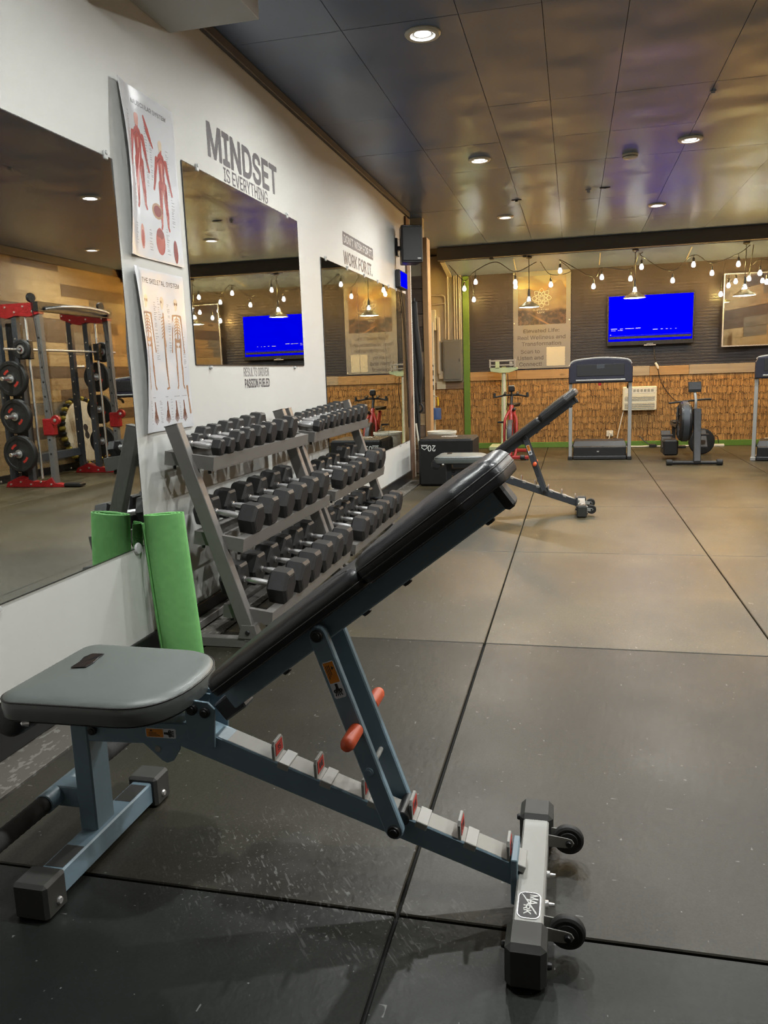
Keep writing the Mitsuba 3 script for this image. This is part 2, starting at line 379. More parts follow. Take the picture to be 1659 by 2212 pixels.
# ceiling: painted panels with open seams
struct('ceiling', box(-2.6, XR + 0.1, YB - 0.1, YF + 0.6, ZC + 0.014, ZC + 0.15), 'mat_ceiling_gap')
cx = [-2.3, -1.19, -0.578, -0.166, 0.255, 0.87, 1.66, 2.5, XR]
cy = [YB, -0.6, 1.84, 4.3, 5.76, 6.64, 7.46, 9.1, 10.4, 11.7]
for i in range(len(cx) - 1):
    for j in range(len(cy) - 1):
        dz = rng.uniform(0, 0.0015); g = 0.0016
        part('ceiling', 'panel', box(cx[i] + g, cx[i + 1] - g, cy[j] + g, cy[j + 1] - g, ZC + dz, ZC + 0.014), 'mat_ceiling')
part('ceiling', 'lower_panel', hull([(x, y, z + dz) for x in (-1.83, XR) for y, z in ((11.74, 2.785), (YF + 0.02, 2.645)) for dz in (0, 0.03)]), 'mat_ceiling')
part('ceiling', 'edge_strip', hull([(x, y, z + dz) for x in (-1.9, -1.832) for y, z in ((11.74, 2.775), (YF, 2.635)) for dz in (0, 0.05)]), 'mat_cream_wall')
for x in (-0.85, 0.35, 1.55, 2.7):
    part('ceiling', 'lower_seam', hull([(x + dx, y, z + dz) for dx in (-0.008, 0.008) for y, z in ((11.8, 2.77), (12.3, 2.672)) for dz in (-0.004, 0.004)]), 'mat_cream_wall')
struct('beam', box(-1.93, XR, 11.64, 11.74, 2.79, ZC, 0.006), 'mat_beam_paint')
for x in (-1.15, -0.68):
    part('beam', 'joist_hanger', box(x - 0.03, x + 0.03, 11.66, 11.72, 2.76, 2.795, 0.004), 'mat_beam_paint')
# left wall
struct('wall_left', box(XW - 0.12, XW, YB, 9.02, -0.02, ZC), 'mat_wall_paint')
struct('trim_1', box(XW, XW + 0.03, YB, 9.02, ZC - 0.055, ZC - 0.001, 0.004), 'mat_beam_paint')
struct('trim_2', box(XW, XW + 0.022, 8.83, 8.99, 0.0, 2.9, 0.004), 'mat_post_brown')
struct('trim_3', box(XW - 0.1, XW + 0.024, 8.99, 9.03, 0.0, 2.9, 0.004), 'mat_white_trim')
struct('baseboard_left', box(XW, XW + 0.018, YB, 9.02, 0.0, 0.105, 0.004), 'mat_black_plastic')
struct('soffit_box', box(XW, -1.377, 2.45, 3.61, 2.778, ZC, 0.003), 'mat_soffit')
# plank-clad stub wall and wooden post at the end of the left wall
struct('wall_stub', box(-2.4, -1.715, 9.36, 9.47, -0.02, ZC), 'mat_cream_wall')
z = 0.0; k = 0
tones = ['plank_dark_x', 'plank_brown_x', 'plank_dark_x', 'plank_brown_x', 'plank_tan_x', 'plank_brown_x', 'plank_tan_x', 'plank_dark_x', 'plank_dark_x', 'plank_tan_x', 'plank_dark_x', 'plank_brown_x', 'plank_brown_x', 'plank_dark_x', 'plank_dark_x', 'plank_brown_x']
order = ['plank_brown_x', 'plank_brown_x', 'plank_tan_x', 'plank_brown_x', 'plank_tan_x', 'plank_brown_x', 'plank_dark_x', 'plank_dark_x', 'plank_brown_x', 'plank_tan_x', 'plank_dark_x', 'plank_dark_x', 'plank_brown_x', 'plank_dark_x', 'plank_dark_x', 'plank_dark_x']
while z < 2.3:
    h = 0.145
    part('wall_stub', 'plank', box(-2.35 + rng.uniform(-.02, .02), -1.725 - rng.uniform(0, .004), 9.33 + rng.uniform(0, .008), 9.362, z + 0.002, min(z + h - 0.002, 2.345), 0.002), 'mat_' + order[k % 16])
    z += h; k += 1
struct('post', box(-1.722, -1.655, 9.3, 9.5, 0.0, 2.74, 0.006), 'mat_post_wood')
struct('wall_alcove', box(-2.3, -2.18, 9.4, YF, -0.02, ZC), 'mat_cream_wall')
# far wall: dark boards above, reed wainscot below
struct('wall_far', box(-2.3, XR + 0.1, YF, YF + 0.12, -0.02, ZC), 'mat_shiplap')
part('wall_far', 'cream_section', box(-2.18, -1.665, YF - 0.012, YF, 0.95, ZC, 0.002), 'mat_cream_wall')
def reeds(x0, x1, z0, z1):
    bs = []
    x = x0
    while x < x1:
        w = rng.uniform(0.008, 0.017); d = rng.uniform(0.010, 0.022); dz = rng.uniform(-0.025, 0.02)
        if x + w > x1: break
        bs.append((x, x + w * 0.92, d, z0 + dz)); x += w
    v, f = [], []
    for a, b, d, zl in bs:
        n = len(v); y = YF - 0.004
        v += [[a, y, z1], [b, y, z1], [a, y - 0.006, z1], [b, y - 0.006, z1], [a, y - d, zl], [b, y - d, zl], [a, y - d + 0.008, zl], [b, y - d + 0.008, zl]]
        for q in ((2, 4, 5, 3), (4, 6, 7, 5), (0, 2, 3, 1), (0, 6, 4, 2), (1, 3, 5, 7)):
            f += [[n + q[0], n + q[1], n + q[2]], [n + q[0], n + q[2], n + q[3]]]
    return M(v, f)
for k in range(10):
    z0 = 0.07 + 0.1 * k
    part('wall_far', 'reed_row', reeds(-1.575, XR, z0, z0 + 0.112), 'mat_reed', kind='stuff')
    if k < 9: part('wall_far', 'reed_row', reeds(-2.17, -1.672, z0, min(z0 + 0.112, 0.95)), 'mat_reed', kind='stuff')
xx = -1.575
for k, L in enumerate((0.72, 0.95, 1.0, 0.55, 1.1, 0.7)):
    x1 = min(xx + L, XR)
    part('wall_far', 'rail_board', box(xx + 0.001, x1 - 0.001, YF - 0.03 - 0.002 * (k % 2), YF, 1.055, 1.19 + 0.004 * (k % 3), 0.003), 'mat_trim_grey_x' if k in (2, 4) else 'mat_trim_wood_x')
    xx = x1
part('wall_far', 'rail_board', box(-2.17, -1.675, YF - 0.032, YF, 0.94, 1.045, 0.003), 'mat_plank_brown_x')
struct('baseboard_far', box(-1.58, XR, YF - 0.028, YF, 0.0, 0.085, 0.004), 'mat_green_paint')
struct('post', box(-1.672, -1.576, YF - 0.05, YF, 0.0, 2.64, 0.005), 'mat_green_paint')
# right wall: reclaimed planks (seen in the mirrors)
struct('wall_right', box(XR + 0.02, XR + 0.14, YB, YF, -0.02, ZC), 'mat_plank_brown')
tn = ['mat_plank_tan'] * 5 + ['mat_plank_gold'] * 5 + ['mat_plank_brown'] * 3 + ['mat_plank_grey'] * 3
k = 0; z = 0.0
while z < 2.8:
    y = 2.2 + rng.uniform(-0.6, 0)
    while y < YF:
        L = rng.uniform(0.7, 1.25); y1 = min(y + L, YF)
        if YF - y1 < 0.25: y1 = YF
        part('wall_right', 'plank', box(XR - rng.uniform(0, 0.006), XR + 0.02, y + 0.001, y1 - 0.001, z + 0.001, min(z + 0.163, 2.86) - 0.001), tn[rng.integers(len(tn))])
        y = y1
    z += 0.163
struct('trim_4', box(XR - 0.03, XR + 0.02, YB, 11.38, 2.86, ZC - 0.001, 0.004), 'mat_beam_paint')
struct('baseboard_right', box(XR - 0.012, XR + 0.02, 2.0, YF, 0.0, 0.1, 0.003), 'mat_black_plastic')
struct('wall_back', box(-2.3, XR + 0.1, YB - 0.12, YB, -0.02, ZC), 'mat_wall_paint')

# ---------------------------------------------------------------- ceiling lights
rowname = ['row behind the bench', 'row over the bench', 'row over the dumbbell racks', 'row over the jump box', 'row beside the beam']
colname = ['column beside the white wall', 'middle column', 'column beside the plank wall']
for i, x in enumerate((-0.79, 0.893, 2.62)):
    for j, y in ((1, 1.76), (2, 4.46), (3, 7.08), (4, 9.71)):
        k = thing('recessed_light', f'round recessed ceiling light, {colname[i]}, {rowname[j]}', 'ceiling light', 'recessed ceiling lights')
        scene[k + '__trim_ring'] = mikit.ply(lathe([(0.063, -0.003), (0.066, -0.014), (0.070, -0.016), (0.088, -0.015), (0.096, -0.006), (0.096, 0.0)], (x, y, ZC), n=32), 'mat_white_plastic', 40)
        part(k, 'reflector', lathe([(0.065, -0.008), (0.046, -0.003), (0.0, -0.0025)], (x, y, ZC), n=32), 'mat_white_plastic', 40)
        scene[k + '__led_chip'] = {'type': 'disk', 'to_world': T().translate([x, y, ZC - 0.0045]).rotate([1, 0, 0], 180).scale(0.045), 'bsdf': {'type': 'ref', 'id': 'mat_white_plastic'}, 'emitter': {'type': 'area', 'radiance': rgb(*DOWN), 'sampling_weight': 5.0}}
k = thing('smoke_detector', 'small round white smoke detector on the dark ceiling', 'smoke detector')
part(k, 'base', lathe([(0.0, 0.0), (0.065, 0.0), (0.065, -0.012), (0.058, -0.03), (0.03, -0.036), (0.0, -0.036)], (0.452, 7.39, ZC)), 'mat_white_plastic', 40)
part(k, 'vent_ring', torus((0.452, 7.39, ZC - 0.02), (0, 0, 1), 0.062, 0.003), 'mat_dark_plastic')
for n, (x, y, lab) in enumerate(((0.13, 8.64, 'small bare metal ceiling bracket between the two far rows of lights'), (0.29, 8.6, 'thin dark metal strip screwed to the ceiling beside the bracket'), (-0.6, 8.83, 'dark rag of torn ceiling paper hanging at a panel seam'), (0.88, 5.95, 'tiny silver bracket on the ceiling near the second light of the middle column'))):
    k = thing('ceiling_bracket', lab, 'bracket')
    part(k, 'plate', box(x - (0.028, 0.05, 0.05, 0.018)[n], x + (0.028, 0.05, 0.05, 0.018)[n], y - 0.012, y + 0.012, ZC - 0.006, ZC + 0.001, 0.001), 'mat_satin_metal' if n in (0, 3) else 'mat_ceiling_gap')
    part(k, 'tab', box(x - 0.014, x + 0.014, y - 0.01, y - 0.004, ZC - (0.03, 0.012, 0.02, 0.015)[n], ZC - 0.005, 0.001), 'mat_satin_metal' if n in (0, 3) else 'mat_ceiling_gap')

# ---------------------------------------------------------------- mirrors and what hangs on the left wall
def mirror(name, y0, y1, z0, z1, clips, label):
    k = thing(name, label, 'mirror')
    part(k, 'glass', box(XW, XW + 0.005, y0, y1, z0, z1), 'mat_mirror')
    part(k, 'edge', join(box(XW, XW + 0.0056, y0 - 0.003, y0, z0, z1), box(XW, XW + 0.0056, y1, y1 + 0.003, z0, z1), box(XW, XW + 0.0056, y0, y1, z0 - 0.003, z0), box(XW, XW + 0.0056, y0, y1, z1, z1 + 0.003)), 'mat_dark_plastic')
    for y, z, s in clips:
        part(k, 'clip', join(box(XW, XW + 0.010, y - 0.014, y + 0.014, z - 0.012, z + 0.02 * s + 0.002, 0.003), lathe([(0.0, 0.014), (0.007, 0.014), (0.009, 0.01), (0.009, 0.0)], (XW, y, z + 0.014 * s), (1, 0, 0), 14)), 'mat_clear_plastic')
m1 = (1.40, 3.02, 0.505, 2.091); m2 = (3.63, 5.25, 1.281, 2.232); m3z = (0.455, 2.066)
mirror('wall_mirror', *m1, [(2.975, 2.091, 1), (1.6, 2.091, 1), (2.1, 0.505, -1)], 'large frameless wall mirror behind the bench seat, reflecting a red gym machine')
part('wall_mirror', 'clip', lathe([(0.0, 0.013), (0.022, 0.012), (0.026, 0.006), (0.026, 0.0)], (XW, 2.955, 0.50), (1, 0, 0), 18), 'mat_clear_plastic', 40, 'round clear plastic mirror clip')
mirror('wall_mirror', *m2, [(3.79, 2.232, 1), (5.06, 2.232, 1), (3.79, 1.281, -1), (5.06, 1.281, -1)], 'frameless wall mirror under the MINDSET lettering')
mirror('wall_mirror', 5.745, 6.735, *m3z, [(5.86, 2.066, 1), (6.45, 2.066, 1)], 'narrow tall mirror panel beside the plain wall, first panel under the WORK FOR IT lettering')
mirror('wall_mirror', 6.742, 7.74, *m3z, [(7.0, 2.066, 1), (7.5, 2.066, 1)], 'middle tall mirror panel under the WORK FOR IT lettering, reflecting the blue television')
mirror('wall_mirror', 7.747, 8.80, *m3z, [(7.95, 2.066, 1), (8.3, 2.066, 1), (8.3, 0.455, -1), (8.62, 0.455, -1)], 'tall mirror panel at the wall end under the speaker, reflecting the grey banner')

def wall_word(k, name, text, y0, y1, z0, h, m='mat_decal_grey', bold=True, off=0.0004, heavy=0.0):
    m_ = words(text, y1 - y0, h, bold, 0.0006, heavy)
    return part(k, name, move(m_, frame([XW + off, y0, z0], [0, 1, 0], [0, 0, 1])), m)
k = thing('wall_lettering', 'dark grey vinyl wall lettering MINDSET IS EVERYTHING above a mirror', 'wall lettering')
a, b = W(3.897, 2.322), W(4.865, 2.478)
wall_word(k, 'large_word', 'MINDSET', a[0], b[0], a[1], b[1] - a[1], heavy=0.0025)
a, b = W(4.07, 2.234), W(4.69, 2.303)
wall_word(k, 'small_words', 'IS EVERYTHING', a[0], b[0], a[1], b[1] - a[1], bold=False, heavy=0.0008)
k = thing('wall_lettering', "grey vinyl wall lettering DON'T WISH FOR IT. WORK FOR IT. beside the speaker", 'wall lettering')
a, b = W(6.295, 2.236), W(7.28, 2.338)
part(k, 'bar', box(XW, XW + 0.0005, a[0], b[0], a[1], b[1]), 'mat_decal_grey')
wall_word(k, 'bar_words', "DON'T WISH FOR IT.", a[0] + 0.03, b[0] - 0.02, a[1] + 0.022, b[1] - a[1] - 0.044, 'mat_decal_text', True, 0.0007)
a, b = W(6.30, 2.088), W(7.235, 2.188)
wall_word(k, 'words', 'WORK FOR IT.', a[0], b[0], a[1] + 0.004, b[1] - a[1] - 0.004, bold=True, heavy=0.001)
k = thing('wall_lettering', 'small grey and black wall lettering RESULTS DRIVEN PASSION FUELED under a mirror', 'wall lettering')
a, b = W(4.168, 1.217), W(4.545, 1.265)
wall_word(k, 'upper_words', 'RESULTS DRIVEN', a[0], b[0], a[1], b[1] - a[1], 'mat_decal_light', True)
a, b = W(4.175, 1.153), W(4.548, 1.201)
wall_word(k, 'lower_words', 'PASSION FUELED', a[0], b[0], a[1], b[1] - a[1], 'mat_print_ink', True)
# posters: laminated sheets lifting from the wall at their left edges
class Sheet:
    def __init__(self, y0, y1, z0, z1, lift, seed):
        self.y0, self.y1, self.z0, self.z1, self.lift, self.seed = y0, y1, z0, z1, lift, seed
    def at(self, s, t, off=0.0):
        y = self.y0 + s * (self.y1 - self.y0); z = self.z0 + t * (self.z1 - self.z0)
        bulge = self.lift * np.exp(-(s / 0.13) ** 2) * (0.35 + 0.65 * np.sin(np.pi * np.clip(t * 0.94 + 0.03, 0, 1))) + 0.004
        wr = 0.0045 * meshkit.noise(np.stack([s * 3.1 + self.seed, t * 4.3, s * 0], -1)) + 0.0012 * meshkit.noise(np.stack([s * 11.0, t * 16.0, s * 0 + self.seed], -1))
        return np.stack([XW + bulge + wr + off, y, z], -1)
    def mesh(self, n=40, m=60):
        s, t = np.meshgrid(np.linspace(0, 1, n), np.linspace(0, 1, m)); v0 = self.at(s.ravel(), t.ravel()); v1 = self.at(s.ravel(), t.ravel(), 0.0007)
        f = []; N = n * m
        for j in range(m - 1):
            for i in range(n - 1):
                a = j * n + i; f += [[N + a, N + a + 1, N + a + n + 1], [N + a, N + a + n + 1, N + a + n], [a, a + n + 1, a + 1], [a, a + n, a + n + 1]]
        rim = list(range(n)) + [n * (j + 1) - 1 for j in range(1, m)] + [N - 1 - i for i in range(1, n)] + [n * (m - 1 - j) for j in range(1, m - 1)]
        for q in range(len(rim)):
            a, b = rim[q], rim[(q + 1) % len(rim)]; f += [[a, b, N + b], [a, N + b, N + a]]
        return M(np.vstack([v0, v1]), f)
    def print(self, poly, off=0.0012):
        """A printed flat shape, poly in sheet coordinates (0-1 across, 0-1 up)."""
        ms = []
        for g in getattr(poly, 'geoms', [poly]):
            if g.geom_type != 'Polygon' or g.area < 1e-7: continue
            v, f = trimesh.creation.triangulate_polygon(g.segmentize(0.03), engine='earcut')
            m = M(np.c_[v, np.zeros(len(v))], f)
            if m.face_normals.shape[0] and m.face_normals[:, 2].sum() < 0: m.invert()
            ms.append(m)
        m = trimesh.util.concatenate(ms); v = np.asarray(m.vertices)
        return M(self.at(v[:, 0], v[:, 1], off), m.faces)
    def text(self, s, x0, x1, y, h, bold=False):
        w = words(s, x1 - x0, h, bold, 0.001); v = np.asarray(w.vertices)
        top = v[:, 2] > 0.0005; keep = top[w.faces].all(1)
        return M(self.at(v[:, 0] + x0, v[:, 1] + y, 0.0014), w.faces[keep])
def limb(*pr, asp=0.66):
    """Hull chain of circles (x, y, r) in sheet units; asp corrects the sheet's aspect."""
    out = []
    for (x0, y0, r0), (x1, y1, r1) in zip(pr, pr[1:]):
        c = [affinity.scale(Point(x, y).buffer(r, 6), 1 / asp, 1.0, origin=(x, y)) for x, y, r in ((x0, y0, r0), (x1, y1, r1))]
        out.append(unary_union(c).convex_hull)
    return unary_union(out)
def bars(rows, seed):
    """Blocks of illegible small print."""
    r = random.Random(seed); out = []
    for x, y0, y1, w in rows:
        y = y0
        while y < y1:
            L = w * r.uniform(0.45, 1); out.append(sbox(x, y, x + L, y + 0.0042)); y += r.uniform(0.009, 0.022)
    return unary_union(out)
a, b = W(3.05, 1.728), W(3.53, 2.412)
S1 = Sheet(a[0], b[0], a[1], b[1], 0.04, 1.7)
k = thing('anatomy_poster', 'glossy white poster of the muscular system, upper of two wall charts', 'poster')
part(k, 'sheet', S1.mesh(), 'mat_poster_paper', True)
part(k, 'title', S1.text('MUSCULAR SYSTEM', 0.24, 0.84, 0.905, 0.026), 'mat_print_ink')
def body(cx, cy, H, turn=0.0):
    s = H
    P = lambda *q: limb(*[(cx + x * s * 1.35, cy + y * s, r * s * 1.05) for x, y, r in q], asp=0.71)
    torso = P((0, .78, .075), (0, .62, .062), (0, .5, .06)); neck = P((0, .82, .028), (0, .88, .026)); head = P((0, .90, .036), (0, .955, .042))
    arms = unary_union([P((d * .11, .77, .034), (d * .15, .62, .028), (d * .19, .49, .02), (d * .215, .43, .018)) for d in (-1, 1)])
    legs = unary_union([P((d * .045, .5, .05), (d * .065, .28, .033), (d * .075, .2, .034), (d * .075, .05, .018), (d * .095, .015, .018)) for d in (-1, 1)])
    return torso, neck, head, arms, legs
for cx, cy, H, back in ((0.30, 0.30, 0.56, 0), (0.70, 0.21, 0.56, 1)):
    torso, neck, head, arms, legs = body(cx, cy, H)
    part(k, 'figure', S1.print(unary_union([torso, neck, arms, legs])), 'mat_print_muscle')
    part(k, 'figure_head', S1.print(head), 'mat_print_muscle_pale' if not back else 'mat_print_bone_pale')
    det = [limb((cx + d * x0 * H * 1.35, cy + y0 * H, .006 * H), (cx + d * x1 * H * 1.35, cy + y1 * H, .006 * H), asp=.71) for d in (-1, 1) for x0, y0, x1, y1 in ((.02, .8, .1, .74), (.05, .7, .03, .52), (.05, .46, .06, .3), (.085, .46, .08, .3), (.15, .64, .18, .5), (.07, .22, .075, .08))]
    part(k, 'figure_shading', S1.print(unary_union(det), 0.0016), 'mat_print_muscle_dark', kind='stuff')
    pale = [limb((cx + d * x0 * H * 1.35, cy + y0 * H, .009 * H), (cx + d * x1 * H * 1.35, cy + y1 * H, .005 * H), asp=.71) for d in (-1, 1) for x0, y0, x1, y1 in ((.005, .74, .005, .55), (.03, .44, .045, .3), (.06, .17, .07, .06))]
    part(k, 'figure_tendons', S1.print(unary_union(pale), 0.0016), 'mat_print_muscle_pale', kind='stuff')
part(k, 'arm_detail', S1.print(limb((.42, .86, .008), (.47, .79, .02), (.52, .735, .014), (.56, .70, .006), asp=.71)), 'mat_print_muscle')
for x, y, rx, ry, m in ((.56, .315, .10, .05, 'bone'), (.56, .315, .07, .035, 'muscle_dark'), (.26, .13, .035, .075, 'muscle_pale'), (.26, .12, .022, .05, 'muscle'), (.58, .13, .085, .085, 'muscle'), (.58, .175, .07, .03, 'muscle_dark'), (.86, .09, .04, .075, 'muscle_dark')):
    part(k, 'diagram', S1.print(affinity.scale(Point(x, y).buffer(1, 8), rx, ry), 0.0012 + 0.0004 * (m == 'muscle_dark' or (m == 'muscle' and rx < .03))), 'mat_print_' + m)
part(k, 'small_print', S1.print(bars([(.12, .45, .85, .05), (.17, .32, .45, .04), (.42, .45, .8, .05), (.5, .5, .72, .05), (.8, .45, .72, .05), (.84, .25, .45, .06), (.38, .06, .2, .06), (.7, .06, .22, .06), (.13, .08, .2, .06)], 3)), 'mat_print_ink_grey', kind='stuff')
a, b = W(3.05, 0.985), W(3.505, 1.683)
S2 = Sheet(a[0], b[0], a[1], b[1], 0.045, 6.2)
k = thing('anatomy_poster', 'glossy white poster of the skeletal system, lower of two wall charts', 'poster')
part(k, 'sheet', S2.mesh(), 'mat_poster_paper', True)
part(k, 'title', S2.text('THE SKELETAL SYSTEM', 0.17, 0.90, 0.915, 0.030), 'mat_print_ink')
def skel(cx, cy, H, side=False):
    s = H; B, D = [], []
    P = lambda *q: limb(*[(cx + x * s * 1.45, cy + y * s, r * s * 1.35) for x, y, r in q], asp=0.66)
    B.append(P((0, .80, .008), (0, .52, .009)))
    if not side:
        for d in (-1, 1):
            for i in range(6): B.append(P((0, .77 - .03 * i, .0045), (d * (.045 + .008 * min(i, 3)), .755 - .033 * i, .0045), (d * (.03 + .006 * i), .735 - .035 * i, .004)))
            B += [P((d * .015, .80, .006), (d * .09, .79, .009)), P((d * .095, .785, .011), (d * .115, .62, .007), (d * .135, .46, .006), (d * .145, .40, .008)),
                  P((d * .02, .52, .014), (d * .06, .54, .012), (d * .055, .47, .012), (d * .02, .46, .008)), P((d * .06, .48, .012), (d * .055, .27, .009), (d * .06, .245, .013), (d * .065, .04, .008), (d * .085, .012, .01))]
    else:
        for i in range(7): B.append(P((.01, .77 - .03 * i, .0045), (-.05, .75 - .034 * i, .0045)))
        B += [P((0, .54, .014), (.01, .47, .018)), P((.0, .48, .01), (.005, .27, .009), (.005, .245, .012), (.01, .04, .008)), P((.015, .02, .01), (-.03, .008, .008)), P((.0, .78, .009), (.012, .6, .006), (.0, .44, .006))]
    return unary_union(B), P((-.012 * side, .87, .014), (0, .935, .03)), P((-.01, .86, .012), (0, .885, .012))
for cx, sd in ((0.22, 0), (0.53, 1), (0.80, 0)):
    B, head, jaw = skel(cx, 0.26, 0.60, bool(sd))
    part(k, 'skeleton', S2.print(B), 'mat_print_bone')
    part(k, 'skull', S2.print(unary_union([head, jaw])), 'mat_print_bone_pale')
    part(k, 'skull_shading', S2.print(unary_union([affinity.scale(Point(cx + d, 0.26 + .6 * .92).buffer(1, 5), .012, .009) for d in ((-.018, .018) if not sd else (-.02,))]), 0.0016), 'mat_print_bone_dark')
for n, cx in enumerate((0.24, 0.48, 0.66, 0.83)):
    pts = [limb((cx, .18, .006), (cx + .005, .115, .01), asp=.66), limb((cx, .115, .016), (cx + .005, .095, .014), asp=.66)]
    for q in range(5): pts.append(limb((cx + (q - 2) * .012, .1, .004), (cx + (q - 2) * .02, .045 + .01 * abs(q - 2), .0035), asp=.66))
    part(k, 'hand_bones' if n < 2 else 'foot_bones', S2.print(unary_union(pts)), 'mat_print_bone_dark')
part(k, 'long_bone', S2.print(limb((.93, .27, .014), (.945, .2, .007), (.96, .1, .012), asp=.66)), 'mat_print_bone')
part(k, 'small_print', S2.print(bars([(.08, .5, .8, .05), (.1, .35, .5, .05), (.36, .45, .82, .06), (.44, .7, .85, .05), (.62, .5, .8, .05), (.9, .4, .62, .05), (.33, .05, .2, .05), (.13, .05, .2, .05), (.55, .06, .2, .04), (.73, .06, .18, .04), (.2, .212, .215, .1), (.45, .212, .215, .12), (.63, .212, .215, .12), (.8, .212, .215, .12)], 4)), 'mat_print_ink_grey', kind='stuff')
# speaker and small glossy box near the wall end
k = thing('wall_speaker', 'black loudspeaker on a bracket at the end of the white wall', 'speaker')
F = frame([-1.66, 8.33, 2.51], [math.cos(0.42), -math.sin(0.42) * 0.0 + 0.0, 0], [0, 0, 1])
def spk(m): return rotz(m, 0.42, (-1.66, 8.33, 0))
out = roundpoly([(-1.775, 8.22), (-1.545, 8.22), (-1.575, 8.45), (-1.745, 8.45)], 0.02, 0.03)
cab = M(*(lambda m: (m.vertices, m.faces))(bevprism(out, 0.37, 0.008))); cab.apply_translation([0, 0, 2.325])
part(k, 'cabinet', spk(cab), 'mat_black_plastic', 25)
part(k, 'grille', spk(box(-1.765, -1.555, 8.205, 8.222, 2.34, 2.68, 0.01)), 'mat_black_rubber')
part(k, 'badge', spk(box(-1.61, -1.575, 8.203, 8.206, 2.36, 2.37)), 'mat_white_print')
part(k, 'bracket', join(box(XW, XW + 0.02, 8.36, 8.46, 2.42, 2.6, 0.003), box(XW, -1.7, 8.39, 8.43, 2.48, 2.52, 0.003)), 'mat_dark_steel')
k = thing('glossy_wall_box', 'glossy wall box under the speaker, added blue glow for the television reflection', 'screen')
F = trimesh.transformations.rotation_matrix(0.0, [0, 0, 1])
part(k, 'housing', box(XW, XW + 0.055, 8.28, 8.66, 2.09, 2.275, 0.012), 'mat_dark_plastic')
k2 = part(k, 'blue_reflection', box(XW + 0.0545, XW + 0.057, 8.31, 8.64, 2.105, 2.26), 'mat_screen_glass')
scene[k2]['emitter'] = {'type': 'area', 'radiance': rgb(*TVBLUE)}  # added glow in place of the television's blue reflection
part(k, 'cord', tube(wires([(XW + 0.012, 8.5, 2.1), (XW + 0.015, 8.55, 1.98), (XW + 0.012, 8.68, 1.7), (XW + 0.012, 8.74, 1.2), (XW + 0.012, 8.78, 0.6)], 5), 0.004, 6), 'mat_black_plastic')

# ================================================================ adjustable benches
# local frame: x along the bench (seat at the far negative end, wheels at x = 0), y across, z up
B = Proto()
steel = 'mat_bench_steel'
def bolt(x, y, z, s, r=0.013, h=0.009, m='mat_black_plastic', name='bolt'):
    B.add(name, lathe([(0.0, h), (r * 0.55, h), (r * 0.62, h * 0.75), (r * 0.92, h * 0.7), (r, h * 0.5), (r, 0.0)], (x, y, z), (0, s, 0), 18), m, 35)
# main rail: one bent tube, overhead light painted into its pale top face
rail_top = [(-1.222, 0.372), (-0.905, 0.387), (-0.122, 0.110)]
rail_bot = [(-0.122, 0.053), (-0.935, 0.329), (-1.222, 0.316)]
B.add('main_rail', xzprism(rail_top + rail_bot, -0.032, 0.032, 0.003), steel)
ru = np.array([0.783, 0.0, -0.277]); ru /= np.linalg.norm(ru); rn = np.array([-ru[2], 0, ru[0]])
def on_rail(x): return np.array([x, 0, 0.387 + (x + 0.905) * (-0.277 / 0.783)])
def railbox(x, u0, u1, y0, y1, n0, n1, c=0.001):
    return move(box(u0, u1, y0, y1, n0, n1, c), frame(on_rail(x), ru, [0, 1, 0]))
B.add('rail_top_face', railbox(-0.80, 0.0, 0.72, -0.028, 0.028, -0.0005, 0.0008, 0.0004), 'mat_worn_rail', label='top face of the rail, overhead light painted in as pale grey')
nst = [-0.684, -0.581, -0.467, -0.355, -0.244, -0.134]
for i, x in enumerate(nst):
    Fs = frame(on_rail(x), [0, 1, 0], [-0.03, 0, 1])
    st = move(shift(bevprism([(-0.030, -0.012), (0.030, -0.012), (0.030, 0.034), (0.022, 0.043), (-0.022, 0.043), (-0.030, 0.034)], 0.007, 0.001), 0, 0, -0.0035), Fs)
    nm = B.add('angle_stop', st, 'mat_silver_paint')
    Fl = frame(on_rail(x) + np.array([0.0034, 0, 0.007]), [0, 1, 0], [-0.03, 0, 1])
    lab = bevprism([(-0.023, 0), (0.023, 0), (0.021, 0.03), (-0.021, 0.03)], 0.0012, 0.0003)
    B.add(nm + '__sticker', move(lab, Fl), 'mat_red_sticker', label='red angle sticker')
    if i == 0: B.add(nm + '__number', move(shift(words('85', 0.018, 0.014, False, 0.0004), -0.009, 0.008, 0.0013), Fl), 'mat_black_print')
    else: B.add(nm + '__number', move(join(*[shift(sb, 0, 0, 0) for sb in (box(-0.011, -0.003, 0.008, 0.0225, 0.0011, 0.0017), box(0.002, 0.011, 0.008, 0.0225, 0.0011, 0.0017))]), Fl), 'mat_black_print')
    B.add('saddle', railbox(x, 0.012, 0.040, -0.0335, 0.0335, -0.012, 0.004, 0.0015), 'mat_silver_paint')
# rear post, foot and handle
B.add('rear_post', box(-1.226, -1.176, -0.035, 0.045, 0.07, 0.438, 0.004), steel)
B.add('seat_plate', box(-1.24, -0.99, -0.06, 0.06, 0.428, 0.438, 0.002), steel)
B.add('rear_foot', box(-1.222, -1.162, -0.245, 0.245, 0.014, 0.076, 0.004), steel)
for s in (-1, 1): B.add('grip_strip', box(-1.216, -1.168, s * 0.075 + (0.03 if s > 0 else -0.03), s * 0.19, 0.0755, 0.0768), 'mat_rubber_cap', label='dark grip strip')
for s in (-1, 1):
    n = B.add('rear_foot_cap', box(-1.237, -1.147, s * 0.205, s * 0.283, 0.0, 0.09, 0.008), 'mat_rubber_cap')
    B.add(n + '__screw', lathe([(0, .006), (.007, .006), (.009, .002), (.009, 0)], (-1.147, s * 0.24, 0.03), (1, 0, 0), 14), 'mat_chrome', 35)
B.add('handle_arm', box(-1.305, -1.222, -0.027, 0.027, 0.128, 0.184, 0.003), steel)
